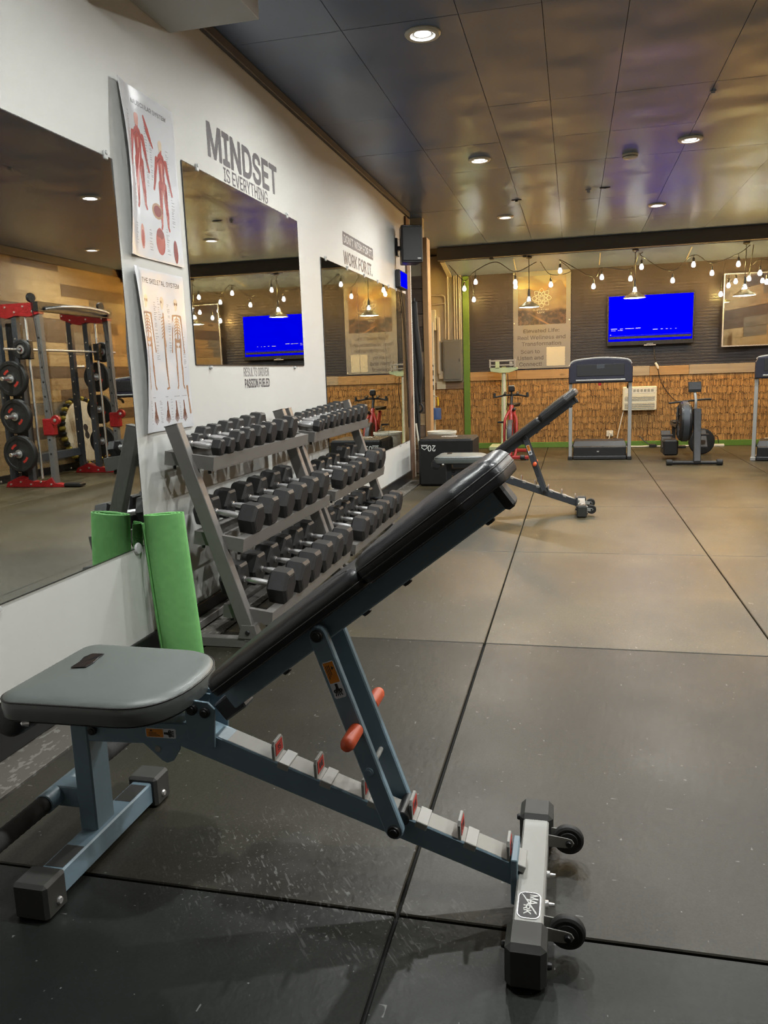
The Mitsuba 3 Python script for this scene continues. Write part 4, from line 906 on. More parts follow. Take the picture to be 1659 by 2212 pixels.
btext('Connect!', -0.815, -0.478, 1.256, 0.055)
part(k, 'blank_square', box(-0.405, -0.13, YF - 0.0152, YF - 0.0135, 1.25, 1.53), 'mat_cream_print')
cxm, czm = -0.478, 2.255
man = []
for ring, n_, ro, w_ in ((0.125, 8, 0.052, 0.008), (0.078, 8, 0.036, 0.007), (0.04, 8, 0.020, 0.005)):
    for q in range(n_):
        t = 2 * math.pi * q / n_ + (0 if ring != 0.078 else math.pi / 8)
        pet = affinity.rotate(Polygon([(0, -ro * .7), (ro * .75, -ro * .05), (ro * .62, ro * .35), (0, ro * .95), (-ro * .62, ro * .35), (-ro * .75, -ro * .05)]), 0)
        pet = pet.difference(pet.buffer(-w_))
        pet = affinity.translate(pet, 0, ring * .82); man.append(affinity.rotate(pet, math.degrees(t), origin=(0, 0)))
mand = unary_union(man)
part(k, 'flower_logo', move(extr(mand.simplify(0.0008), 0.0006), frame([cxm, YF - 0.0155, czm], [1, 0, 0], [0, 0, 1])), 'mat_cream_print')
btext('ELEVATED', -0.605, -0.375, 2.075, 0.022, 'mat_cream_print', 'logo_lettering')
btext('LIFE', -0.545, -0.435, 2.035, 0.024, 'mat_cream_print', 'logo_lettering')
for x, z in ((-0.89, 2.63), (-0.065, 1.24), (-0.89, 1.9), (-0.07, 1.92)): part(k, 'tack', lathe([(0, .008), (.009, .005), (.011, 0)], (x, YF - 0.014, z), (0, -1, 0), 12), 'mat_white_plastic', 40)
k = thing('framed_mirror', 'thin framed mirror on the dark far wall beside the television', 'mirror')
mx0, mx1, mz0, mz1 = 2.06, 3.03, 1.44, 2.43
def fm7(m): return rotz(m, math.radians(7.0), (mx1 + .014, YF, 0))      # its left side stands off the wall
part(k, 'glass', fm7(box(mx0, mx1, YF - 0.02, YF - 0.014, mz0, mz1)), 'mat_mirror')
for nm, bb in (('frame_side', (mx0 - .014, mx0 + .004, mz0 - .014, mz1 + .014)), ('frame_side', (mx1 - .004, mx1 + .014, mz0 - .014, mz1 + .014)), ('frame_rail', (mx0, mx1, mz0 - .014, mz0 + .004)), ('frame_rail', (mx0, mx1, mz1 - .004, mz1 + .014))):
    part(k, nm, fm7(box(bb[0], bb[1], YF - 0.03, YF - 0.002, bb[2], bb[3], 0.002)), 'mat_satin_metal')
part(k, 'standoff', box(mx0 + .02, mx0 + .06, YF - 0.125, YF, 1.9, 1.94, 0.003), 'mat_dark_steel')
k = thing('air_conditioner', 'cream window air conditioner set into the reed wainscot', 'air conditioner')
ax0, ax1, az0, az1 = 0.715, 1.20, 0.545, 0.90
part(k, 'housing', box(ax0, ax1, YF - 0.10, YF, az0, az1, 0.012), 'mat_warm_white')
for z0, z1 in ((0.575, 0.655), (0.69, 0.755)):
    g = part(k, 'grille', box(ax0 + 0.03, ax1 - 0.03, YF - 0.104, YF - 0.099, z0, z1, 0.002), 'mat_vent_grey')
    for q in range(3): part(k, g.split('__')[1] + '__louver', box(ax0 + 0.032, ax1 - 0.032, YF - 0.108, YF - 0.102, z0 + 0.008 + q * (z1 - z0) / 3, z0 + 0.014 + q * (z1 - z0) / 3, 0.001), 'mat_warm_white')
part(k, 'control_panel', box(ax0 + 0.03, ax1 - 0.03, YF - 0.103, YF - 0.099, 0.80, 0.875, 0.002), 'mat_white_plastic')
for q in range(6): part(k, 'button', box(ax0 + 0.15 + q * 0.05, ax0 + 0.185 + q * 0.05, YF - 0.1065, YF - 0.102, 0.82, 0.86, 0.002), 'mat_vent_grey')
part(k, 'cord', tube(wires([(ax0 + 0.02, YF - 0.05, 0.55), (0.70, YF - 0.06, 0.4), (0.66, YF - 0.06, 0.2), (0.64, YF - 0.06, 0.08)], 5), 0.008, 6), 'mat_white_plastic', 50)
k = thing('wall_outlet', 'white double wall outlet with plugs behind the grey-posted treadmill', 'outlet')
part(k, 'plate', box(0.49, 0.59, YF - 0.04, YF - 0.02, 0.16, 0.25, 0.004), 'mat_white_plastic')
part(k, 'plug', box(0.53, 0.57, YF - 0.07, YF - 0.04, 0.18, 0.22, 0.006), 'mat_white_plastic')
part(k, 'cord', tube(wires([(0.54, YF - 0.065, 0.185), (0.52, YF - 0.1, 0.12), (0.46, YF - 0.12, 0.06), (0.42, YF - 0.15, 0.012)], 5), 0.007, 6), 'mat_white_plastic', 50)
k = thing('extension_cord', 'white extension cord lying along the green baseboard', 'cord')
part(k, 'cord', tube(wires([(0.70, YF - 0.08, 0.012), (0.95, YF - 0.14, 0.012), (1.15, YF - 0.10, 0.012), (1.35, YF - 0.16, 0.013), (1.60, YF - 0.12, 0.013), (1.9, YF - 0.1, 0.015), (2.1, YF - 0.12, 0.012)], 6), 0.011, 8), 'mat_white_plastic', 50)
part(k, 'power_strip', box(1.86, 2.15, YF - 0.16, YF - 0.10, 0.0, 0.035, 0.006), 'mat_white_plastic')
part(k, 'black_cord', tube(wires([(0.97, YF - 0.06, 0.16), (1.05, YF - 0.1, 0.08), (1.15, YF - 0.12, 0.025), (1.28, YF - 0.12, 0.02)], 5), 0.007, 6), 'mat_black_plastic', 50)
part(k, 'adapter', box(1.1, 1.2, YF - 0.2, YF - 0.13, 0.0, 0.05, 0.008), 'mat_black_plastic')
k = thing('power_adapter', 'small cream adapter sticking up from the power strip behind the rower', 'adapter')
part(k, 'body', box(1.93, 2.0, YF - 0.155, YF - 0.12, 0.036, 0.14, 0.006), 'mat_warm_white')
part(k, 'cord', tube(wires([(1.96, YF - 0.14, 0.12), (1.99, YF - 0.17, 0.16), (2.05, YF - 0.16, 0.14), (2.07, YF - 0.15, 0.05)], 5), 0.005, 6), 'mat_black_plastic', 50)
k = thing('electrical_panel', 'grey electrical panel box on the far wall beside the green post', 'electrical panel')
part(k, 'box', box(-1.985, -1.69, YF - 0.10, YF - 0.0125, 1.06, 1.70, 0.005), 'mat_panel_grey')
part(k, 'door', box(-1.965, -1.71, YF - 0.108, YF - 0.099, 1.09, 1.67, 0.003), 'mat_panel_grey')
part(k, 'door__latch', box(-1.735, -1.72, YF - 0.114, YF - 0.107, 1.36, 1.41, 0.002), 'mat_dark_steel')
for n, (x, r, z0, z1) in enumerate(((-1.90, 0.013, 1.7, 2.66), (-1.80, 0.012, 1.7, 2.66), (-1.765, 0.012, 1.7, 2.66), (-1.725, 0.014, 1.7, 2.66), (-1.70, 0.010, 1.7, 2.66))):
    part(k, 'conduit', cyl((x, YF - 0.05, z0), (x, YF - 0.05, z1), r, 12), 'mat_conduit', 40)
k = thing('bent_conduit', 'bent metal conduit pipes running across the cream wall to a small box', 'conduit')
part(k, 'pipe', tube(wires([(-2.17, YF - 0.04, 2.38), (-2.02, YF - 0.04, 2.38), (-1.965, YF - 0.04, 2.36), (-1.945, YF - 0.04, 2.30), (-1.945, YF - 0.04, 1.9), (-1.95, YF - 0.04, 1.715)], 6), 0.014, 10), 'mat_conduit', 50)
part(k, 'pipe', tube(wires([(-2.17, YF - 0.04, 2.24), (-1.9, YF - 0.04, 2.26)], 4), 0.012, 10), 'mat_conduit', 50)
part(k, 'pipe', tube(wires([(-2.12, YF - 0.06, 2.05), (-2.07, YF - 0.05, 2.04), (-2.055, YF - 0.05, 1.95), (-2.055, YF - 0.05, 1.25), (-2.04, YF - 0.05, 1.20)], 6), 0.030, 12), 'mat_conduit', 50)
part(k, 'junction_box', box(-2.06, -1.98, YF - 0.07, YF - 0.01, 1.10, 1.22, 0.004), 'mat_conduit')
part(k, 'utility_box', box(-2.17, -2.09, YF - 0.12, YF - 0.01, 1.85, 2.16, 0.005), 'mat_warm_white')
solo('paper_notice', box(-2.10, -1.96, YF - 0.036, YF - 0.0325, 0.945, 1.06), 'mat_cream_print', False, 'blank cream paper card pinned below the electrical panel', 'paper')
k = thing('open_door', 'narrow edge of an open pale door in the alcove', 'door')
part(k, 'leaf', box(-2.17, -2.045, 11.88, 11.92, 0.01, 1.95, 0.003), 'mat_warm_white')
part(k, 'edge_strip', box(-2.17, -2.125, 11.86, 11.885, 0.01, 1.95, 0.003), 'mat_post_wood')
part(k, 'handle', tube(wires([(-2.06, 11.87, 0.86), (-2.06, 11.83, 0.86), (-2.0, 11.82, 0.85)], 5), 0.008, 8), 'mat_satin_metal', 40)
part(k, 'bolt_latch', box(-2.09, -2.075, 11.87, 11.885, 0.28, 0.40, 0.002), 'mat_dark_steel')
k = thing('wall_rack', 'black wall organiser with small white cards on the door', 'organiser')
part(k, 'back', box(-2.165, -2.055, 11.83, 11.875, 0.95, 1.32, 0.004), 'mat_black_plastic')
for n, z in enumerate((1.02, 1.11, 1.24)): part(k, 'card', box(-2.075, -2.05, 11.822, 11.83, z, z + 0.055, 0.001), 'mat_white_print')
solo('foam_roller', lathe([(0, 0), (.085, 0), (.09, .02), (.09, .15), (.083, .17), (0, .17)], (-2.02, 11.74, 0.51), (0, 0, 1), 28), 'mat_blue_cloth', 35, 'blue round foam piece hanging on the open door', 'foam roller')
solo('yellow_tool', join(cyl((-1.985, 11.80, 0.71), (-1.985, 11.80, 0.80), 0.016, 10, 0.003), cyl((-1.985, 11.80, 0.80), (-1.99, 11.80, 0.84), 0.010, 10)), 'mat_yellow_plastic', 40, 'small yellow plastic bottle hanging beside the door handle', 'bottle')

# ================================================================ string lights and pendant lamps
STR = [
 ('string_lights', 'strand of warm bulbs nearest the green post', [(-1.78, 11.8, 2.74), (-1.57, 11.9, 2.52), (-1.39, 11.75, 2.63), (-1.1, 11.8, 2.74), (-0.833, 11.9, 2.60), (-0.53, 11.92, 2.72)], [(-1.574, 11.9, 2.416), (-1.389, 11.75, 2.485), (-1.46, 12.1, 2.27), (-0.833, 11.9, 2.465), (-0.835, 12.0, 2.415)]),
 ('string_lights', 'strand of warm bulbs hanging in front of the grey banner and television', [(-0.48, 11.92, 2.72), (-0.33, 11.9, 2.53), (-0.05, 11.9, 2.56), (-0.2, 11.7, 2.70), (0.26, 11.9, 2.46), (0.376, 11.9, 2.58), (0.76, 11.9, 2.54), (0.87, 11.78, 2.74)], [(-0.328, 11.9, 2.402), (-0.199, 11.8, 2.575), (0.263, 11.9, 2.343), (0.376, 11.9, 2.462), (0.764, 11.9, 2.42)]),
 ('string_lights', 'strand of warm bulbs hanging between television and framed mirror', [(0.91, 11.78, 2.74), (0.90, 11.75, 2.68), (1.3, 11.9, 2.48), (1.576, 11.8, 2.66), (1.83, 11.9, 2.55), (2.14, 11.8, 2.64), (2.28, 11.78, 2.74)], [(0.897, 11.75, 2.552), (1.324, 11.9, 2.362), (1.576, 11.8, 2.545), (1.831, 11.9, 2.43), (2.145, 11.8, 2.515), (2.012, 12.25, 2.17)]),
 ('string_lights', 'strand of warm bulbs hanging in front of the framed mirror', [(2.32, 11.78, 2.74), (2.33, 11.9, 2.5), (2.43, 11.8, 2.55), (2.8, 11.9, 2.5), (3.2, 11.8, 2.74)], [(2.304, 11.9, 2.328), (2.429, 11.85, 2.388), (2.53, 11.9, 2.272), (2.80, 11.9, 2.38), (3.1, 11.85, 2.45)])]
bulbmesh = mikit.ply(lathe([(0.0, -0.048), (0.014, -0.046), (0.026, -0.034), (0.030, -0.018), (0.027, -0.002), (0.017, 0.018), (0.012, 0.030), (0.0, 0.030)], n=10), 'mat_white_plastic', 60)
sockmesh = mikit.ply(lathe([(0.0, 0.028), (0.014, 0.028), (0.016, 0.034), (0.016, 0.07), (0.009, 0.082), (0.0, 0.082)], n=12), 'mat_black_plastic', 40)
for nm, lab, path, bulbs in STR:
    k = thing(nm, lab, 'string lights', 'string lights under the low ceiling')
    part(k, 'cord', tube(wires(path, 8), 0.0055, 6), 'mat_black_plastic', 50)
    for x, y, z in bulbs:
        tw = T().translate([x, y, z])
        b = key_for(k + '__bulb'); scene[b] = {**bulbmesh, 'to_world': tw, 'emitter': {'type': 'area', 'radiance': rgb(*BULB)}}
        scene[key_for(k + '__socket')] = {**sockmesh, 'to_world': tw}
        q = min((tuple(c) for c in wires(path, 8)), key=lambda c: abs(c[0] - x) + 0.2 * abs(c[1] - y))
        part(k, 'drop_wire', tube([(x, y, z + 0.078), (0.5 * (x + q[0]), 0.5 * (y + q[1]), 0.5 * (z + 0.08 + q[2])), q], 0.004, 6), 'mat_black_plastic')
for n, (x, z, lab) in enumerate(((-0.63, 2.085, 'shallow pendant lamp hanging in front of the grey banner'), (0.815, 2.135, 'shallow pendant lamp hanging in front of the television'), (2.23, 2.09, 'shallow pendant lamp hanging in front of the framed mirror'))):
    k = thing('pendant_lamp', lab, 'pendant lamp', 'pendant lamps under the beam'); y = 11.77
    part(k, 'cord', cyl((x, y, z + 0.22), (x, y, 2.76), 0.005, 8), 'mat_black_plastic', 40)
    part(k, 'canopy', lathe([(0, 2.775), (.04, 2.775), (.045, 2.762), (.02, 2.748), (0, 2.746)][::-1], (x, y, 0.0)), 'mat_black_plastic', 40)
    part(k, 'socket', lathe([(0, .245), (.012, .245), (.02, .22), (.022, .155), (.03, .145), (.0, .14)], (x, y, z), n=20), 'mat_black_plastic', 40)
    part(k, 'shade', lathe([(.05, .075), (.075, .055), (.13, .022), (.153, -.002), (.151, -.006), (.127, .016), (.072, .049), (.047, .069)], (x, y, z), n=40), 'mat_lamp_shade', 50)
    for q in range(4):
        t = math.pi / 4 + q * math.pi / 2
        part(k, 'neck_bar', cyl((x + .03 * math.cos(t), y + .03 * math.sin(t), z + .146), (x + .05 * math.cos(t), y + .05 * math.sin(t), z + .07), 0.004, 8), 'mat_black_plastic')
    b = part(k, 'bulb', lathe([(0, .14), (.012, .14), (.028, .11), (.028, .085), (.012, .066), (0, .064)][::-1], (x, y, z), n=14), 'mat_white_plastic', 60)
    scene[b]['emitter'] = {'type': 'area', 'radiance': rgb(*[c * 2 for c in PEND]), 'sampling_weight': 0.2}
    b = part(k, 'diffuser', lathe([(0, -.012), (.08, -.010), (.142, -.002), (.146, .003), (0, .004)], (x, y, z), n=36), 'mat_white_plastic', 60)
    scene[b]['emitter'] = {'type': 'area', 'radiance': rgb(*PEND), 'sampling_weight': 0.7}

# ================================================================ cardio machines and the weighing scale
def treadmill(x, y, rz, label, post='mat_grey_post', H=1.31, silver=False):
    P_ = Proto()
    for s in (-1, 1):
        P_.add('upright', hull(np.vstack([box(s * 0.375 - .022, s * 0.375 + .022, -0.02, 0.05, 0.0, 0.05, .004).vertices, box(s * 0.375 - .022, s * 0.375 + .022, 0.02, 0.09, 1.0, 1.06, .004).vertices])), post)
        P_.add('foot', box(s * 0.375 - .03, s * 0.375 + .03, -0.06, 0.30, 0.0, 0.045, .006), 'mat_silver_paint' if silver else 'mat_black_plastic')
        P_.add('handrail', tube(wires([(s * 0.38, 0.06, 1.0), (s * 0.38, 0.2, 1.0), (s * 0.38, 0.45, 0.96), (s * 0.38, 0.52, 0.92)], 5), 0.018, 10), 'mat_black_plastic', 50)
        P_.add('side_rail', box(s * 0.305, s * 0.245, 0.22, 1.62, 0.10, 0.145, .006), 'mat_silver_paint' if silver else 'mat_dark_plastic')
        P_.add('rear_foot', box(s * 0.30, s * 0.24, 1.5, 1.58, 0.0, 0.10, .006), 'mat_black_plastic')
    con = xzprism([(-0.40, 1.0), (0.40, 1.0), (0.40, 1.20), (0.375, 1.255), (0.32, H - .025), (0.1, H), (-0.1, H), (-0.32, H - .025), (-0.375, 1.255), (-0.40, 1.20)], -0.02, 0.10, 0.012)
    P_.add('console', con, 'mat_navy_plastic')
    P_.add('console__top_band', tube(wires([(-0.385, 0.02, 1.235), (-0.33, 0.02, H - .02), (-0.1, 0.02, H + .006), (0.1, 0.02, H + .006), (0.33, 0.02, H - .02), (0.385, 0.02, 1.235)], 6), 0.014, 8), 'mat_silver_paint', 50)
    P_.add('console__inset', box(-0.30, 0.30, -0.026, -0.018, 1.09, 1.24, .004), 'mat_dark_plastic')
    P_.add('console__badge', box(-0.05, 0.05, -0.029, -0.025, 1.18, 1.235, .002), 'mat_dark_steel')
    P_.add('tray_bar', cyl((-0.31, -0.02, 1.035), (0.31, -0.02, 1.035), 0.014, 10, .004), 'mat_silver_paint', 40)
    P_.add('safety_key', box(-0.025, 0.01, -0.03, -0.01, 0.965, 1.0, .003), 'mat_machine_red')
    P_.add('motor_hood', hull(np.vstack([box(-0.335, 0.335, -0.02, 0.40, 0.035, 0.17, .01).vertices, box(-0.335, 0.335, 0.06, 0.40, 0.19, 0.215, .008).vertices])), 'mat_black_plastic')
    P_.add('motor_hood__lid', hull(np.vstack([box(-0.34, 0.34, 0.0, 0.42, 0.172, 0.18, .003).vertices, box(-0.32, 0.32, 0.05, 0.40, 0.232, 0.238, .003).vertices])), 'mat_dark_plastic')
    P_.add('motor_hood__label', box(-0.035, -0.005, -0.022, -0.0195, 0.10, 0.115), 'mat_silver_paint')
    P_.add('base_bar', box(-0.34, 0.34, -0.045, -0.005, 0.005, 0.05, .008), 'mat_dark_plastic')
    P_.add('deck', box(-0.25, 0.25, 0.35, 1.6, 0.085, 0.125, .005), 'mat_black_plastic')
    P_.add('belt', box(-0.235, 0.235, 0.36, 1.6, 0.125, 0.131, .002), 'mat_black_rubber')
    for s in (-1, 1): P_.add('pivot_cap', lathe([(0, .012), (.022, .008), (.026, 0)], (s * 0.352, 0.02, 0.19), (-s, 0, 0), 16), 'mat_dark_plastic', 40)
    return P_.place('treadmill', T().translate([x, y, 0]).rotate([0, 0, 1], rz), label, 'treadmill')
treadmill(0.338, 10.72, 0.0, 'grey-posted treadmill with navy console, standing under the television')
treadmill(2.53, 10.38, -14.0, 'treadmill with silver posts standing below the framed mirror', 'mat_silver_paint', 1.28, True)

k = thing('rowing_machine', 'black air rower with upright fan and small monitor, under the television', 'rowing machine')
part(k, 'front_foot', join(cyl((1.13, 10.02, 0.03), (1.71, 10.02, 0.03), 0.024, 14, .004)), 'mat_black_plastic', 40)
for x in (1.135, 1.705): part(k, 'foot_wheel', cyl((x - .035, 10.02, 0.036), (x + .035, 10.02, 0.036), 0.036, 20, .006), 'mat_black_rubber', 40)
part(k, 'front_leg', hull(np.vstack([box(1.41, 1.49, 9.99, 10.05, 0.02, 0.06, .006).vertices, box(1.435, 1.525, 10.3, 10.38, 0.62, 0.66, .006).vertices])), 'mat_black_plastic')
fan = lathe([(0.05, -.075), (.20, -.075), (.235, -.055), (.245, -.02), (.245, .02), (.235, .055), (.20, .075), (.05, .075)], (1.345, 10.42, 0.50), (1, 0, 0), 40)
part(k, 'fan_cage', fan, 'mat_black_plastic', 35)
part(k, 'fan_band', lathe([(.247, -.034), (.2495, -.03), (.2495, .03), (.247, .034), (.24, .034), (.24, -.034)], (1.345, 10.42, 0.50), (1, 0, 0), 40), 'mat_dark_steel', 35, 'grey perforated band round the fan')
for q in range(12):
    t = q * math.pi / 6; part(k, 'cage_rib', tube([(1.345 - .078, 10.42 + .06 * math.cos(t), .5 + .06 * math.sin(t)), (1.345 - .078, 10.42 + .2 * math.cos(t), .5 + .2 * math.sin(t))], 0.006, 6), 'mat_dark_plastic')
part(k, 'hub_cover', lathe([(0, .095), (.05, .09), (.065, .075), (.065, -.075), (.05, -.09), (0, -.095)], (1.345, 10.42, 0.5), (1, 0, 0), 24), 'mat_dark_plastic', 35)
part(k, 'monitor_arm', tube(wires([(1.46, 10.36, 0.62), (1.46, 10.33, 0.75), (1.45, 10.40, 0.88)], 5), 0.016, 10), 'mat_silver_paint', 50)
part(k, 'monitor', hull(np.vstack([box(1.375, 1.525, 10.36, 10.40, 0.86, 0.90, .006).vertices, box(1.375, 1.525, 10.39, 10.43, 0.95, 0.985, .006).vertices])), 'mat_black_plastic')
part(k, 'handle', tube(wires([(1.18, 10.62, 0.72), (1.3, 10.58, 0.735), (1.45, 10.57, 0.75), (1.6, 10.6, 0.76), (1.68, 10.62, 0.76)], 5), 0.012, 10), 'mat_black_rubber', 50)
part(k, 'slide_rail', box(1.385, 1.465, 10.55, 12.25, 0.33, 0.40, .006), 'mat_dark_steel')
part(k, 'rear_leg', box(1.40, 1.45, 12.12, 12.18, 0.0, 0.335, .006), 'mat_dark_plastic')
part(k, 'rear_foot', box(1.25, 1.60, 12.11, 12.19, 0.0, 0.035, .008), 'mat_black_plastic')
part(k, 'seat', box(1.30, 1.55, 11.2, 11.42, 0.42, 0.46, .02), 'mat_black_rubber')
for x in (1.17, 1.60):
    part(k, 'footrest', hull(np.vstack([box(x - .06, x + .06, 10.62, 10.65, 0.14, 0.17, .005).vertices, box(x - .06, x + .06, 10.80, 10.83, 0.33, 0.36, .005).vertices])), 'mat_dark_plastic')
    part(k, 'footrest_plate', box(x - .07, x + .07, 10.6, 10.66, 0.30, 0.325, .005), 'mat_dark_plastic')
part(k, 'side_cover', box(1.12, 1.30, 10.55, 10.9, 0.06, 0.26, .02), 'mat_black_plastic')
k = thing('weight_plate', 'dark round weight plate standing behind the rower against the wall', 'weight plate')
part(k, 'disc', lathe([(0.03, -.03), (.155, -.03), (.17, -.02), (.175, 0), (.17, .02), (.155, .03), (.03, .03)], (1.67, 11.2, 0.177), (0.25, -1, 0), 36), 'mat_plate_rubber', 35)
part(k, 'hub', lathe([(.024, -.036), (.055, -.034), (.06, -.02), (.06, .02), (.055, .034), (.024, .036)], (1.67, 11.2, 0.177), (0.25, -1, 0), 24), 'mat_dark_plastic', 35)
# red spin bike, seen from the front
k = thing('spin_bike', 'red spin bike with black handlebar, in front of the weighing scale', 'exercise bike')
bxx, by = -0.83, 11.12
part(k, 'frame', join(tube(wires([(bxx, by - .40, 0.10), (bxx, by - .34, 0.32), (bxx, by - .18, 0.60), (bxx, by - .10, 0.72)], 5), [0.03] * 16, 12) if False else tube(wires([(bxx, by - .42, 0.06), (bxx, by - .30, 0.40), (bxx, by - .12, 0.72)], 6), 0.032, 12), tube([(bxx, by - .15, .66), (bxx, by + .15, .42), (bxx, by + .55, .08)], 0.032, 12), tube([(bxx, by + .12, .44), (bxx, by + .30, .66)], 0.03, 12)), 'mat_bike_red', 50)
for s in (-1, 1):
    part(k, 'fork', tube(wires([(bxx + s * .02, by - .16, .66), (bxx + s * .075, by - .26, .54), (bxx + s * .082, by - .32, .36), (bxx + s * .078, by - .36, .14), (bxx + s * .06, by - .42, .05)], 6), 0.018, 10), 'mat_bike_red', 50)
part(k, 'flywheel', lathe([(.03, -.022), (.19, -.022), (.2, -.03), (.225, -.03), (.23, -.02), (.23, .02), (.225, .03), (.2, .03), (.19, .022), (.03, .022)], (bxx, by - .30, 0.31), (1, 0, 0), 44), 'mat_dark_steel', 30)
part(k, 'front_foot', box(bxx - .25, bxx + .25, by - .45, by - .39, 0.015, 0.06, .008), 'mat_bike_red')
part(k, 'rear_foot', box(bxx - .25, bxx + .25, by + .52, by + .58, 0.015, 0.06, .008), 'mat_bike_red')
for s in (-1, 1):
    part(k, 'leveling_foot', cyl((bxx + s * .22, by - .42, 0.0), (bxx + s * .22, by - .42, 0.02), 0.028, 14), 'mat_black_rubber')
    part(k, 'leveling_foot', cyl((bxx + s * .22, by + .55, 0.0), (bxx + s * .22, by + .55, 0.02), 0.028, 14), 'mat_black_rubber')
part(k, 'head_post', cyl((bxx, by - .13, .70), (bxx, by - .06, .87), 0.02, 12), 'mat_dark_plastic', 40)
part(k, 'resistance_knob', lathe([(0, .05), (.02, .048), (.024, .03), (.02, 0)], (bxx + .03, by - .19, .66), (.4, -.6, .5), 14), 'mat_black_plastic', 40)
part(k, 'handlebar', tube(wires([(bxx - .225, by - .20, .885), (bxx - .218, by - .14, .845), (bxx - .1, by - .08, .862), (bxx, by - .06, .865), (bxx + .1, by - .08, .862), (bxx + .218, by - .14, .845), (bxx + .225, by - .20, .885)], 6), 0.013, 10), 'mat_black_rubber', 50)
for s in (-1, 1):
    part(k, 'bar_end', cyl((bxx + s * .225, by - .21, .835), (bxx + s * .22, by - .21, .90), 0.017, 12, .004), 'mat_black_rubber', 40)
    part(k, 'elbow_pad', cyl((bxx + s * .085, by - .18, .875), (bxx + s * .085, by - .08, .90), 0.017, 10, .004), 'mat_black_rubber', 40)
part(k, 'bike_console', box(bxx - .045, bxx + .045, by - .12, by - .07, .91, .985, .015), 'mat_black_plastic')
part(k, 'console_top', box(bxx - .04, bxx + .04, by - .12, by - .07, .98, .995, .006), 'mat_silver_paint')
part(k, 'console_stem', cyl((bxx, by - .09, .86), (bxx, by - .095, .915), 0.012, 10), 'mat_black_plastic')
part(k, 'saddle', hull([(bxx - .02, by + .1, .72), (bxx + .02, by + .1, .72), (bxx - .1, by + .34, .74), (bxx + .1, by + .34, .74), (bxx - .08, by + .36, .69), (bxx + .08, by + .36, .69), (bxx, by + .12, .69)]), 'mat_black_vinyl_base')
for s in (-1, 1):
    part(k, 'crank', tube([(bxx + s * .06, by + .02, .34), (bxx + s * .10, by - .02, .34 - s * .15)], 0.012, 8), 'mat_chrome')
    part(k, 'pedal', box(bxx + s * .10, bxx + s * .20, by - .06, by + .03, .34 - s * .15 - .012, .34 - s * .15 + .012, .004), 'mat_black_plastic')
part(k, 'chain_guard', box(bxx - .075, bxx - .055, by - .08, by + .25, .24, .42, .01), 'mat_satin_metal')
part(k, 'transport_roller', cyl((bxx + .14, by - .46, .045), (bxx + .2, by - .46, .045), 0.035, 16, .005), 'mat_dark_plastic', 40)
# balance-beam weighing scale
k = thing('weighing_scale', 'pale green physician balance scale standing beside the grey banner', 'scale')
sx, sy = -1.035, 12.1
part(k, 'platform', box(sx - .20, sx + .16, sy - .26, sy + .2, 0.015, 0.085, .015), 'mat_scale_green')
part(k, 'column', hull(np.vstack([box(sx - .045, sx + .045, sy + .1, sy + .18, 0.08, 0.1, .004).vertices, box(sx - .03, sx + .03, sy + .11, sy + .17, 1.24, 1.26, .004).vertices])), 'mat_scale_green')
part(k, 'column_front', box(sx - .008, sx + .022, sy + .085, sy + .105, 0.1, 1.2, .004), 'mat_white_plastic')
part(k, 'head_plate', xzprism([(sx - .205, 1.245), (sx - .195, 1.19), (sx - .05, 1.165), (sx + .08, 1.165), (sx + .215, 1.21), (sx + .215, 1.245)], sy + .06, sy + .09, 0.004), 'mat_scale_green')
part(k, 'beam', box(sx - .21, sx + .19, sy + .05, sy + .075, 1.335, 1.36, .003), 'mat_silver_paint')
part(k, 'beam', box(sx - .20, sx + .18, sy + .05, sy + .07, 1.272, 1.29, .003), 'mat_silver_paint')
part(k, 'poise', box(sx - .12, sx - .06, sy + .04, sy + .085, 1.24, 1.335, .004), 'mat_scale_green')
part(k, 'poise', box(sx + .09, sx + .14, sy + .045, sy + .08, 1.262, 1.33, .004), 'mat_silver_paint')
for x in (sx - .2, sx + .175): part(k, 'end_loop', box(x - .012, x + .012, sy + .045, sy + .085, 1.245, 1.37, .003), 'mat_silver_paint')
part(k, 'height_cord', tube(wires([(sx + .06, sy + .09, 1.15), (sx + .075, sy + .08, 0.9), (sx + .04, sy + .085, 0.6)], 6), 0.005, 6), 'mat_black_plastic', 50)
for x in (sx - .15, sx + .11): part(k, 'foot', cyl((x, sy - .2, 0), (x, sy - .2, .02), .02, 12), 'mat_black_rubber')
for x in (sx - .15, sx + .11): part(k, 'foot', cyl((x, sy + .15, 0), (x, sy + .15, .02), .02, 12), 'mat_black_rubber')

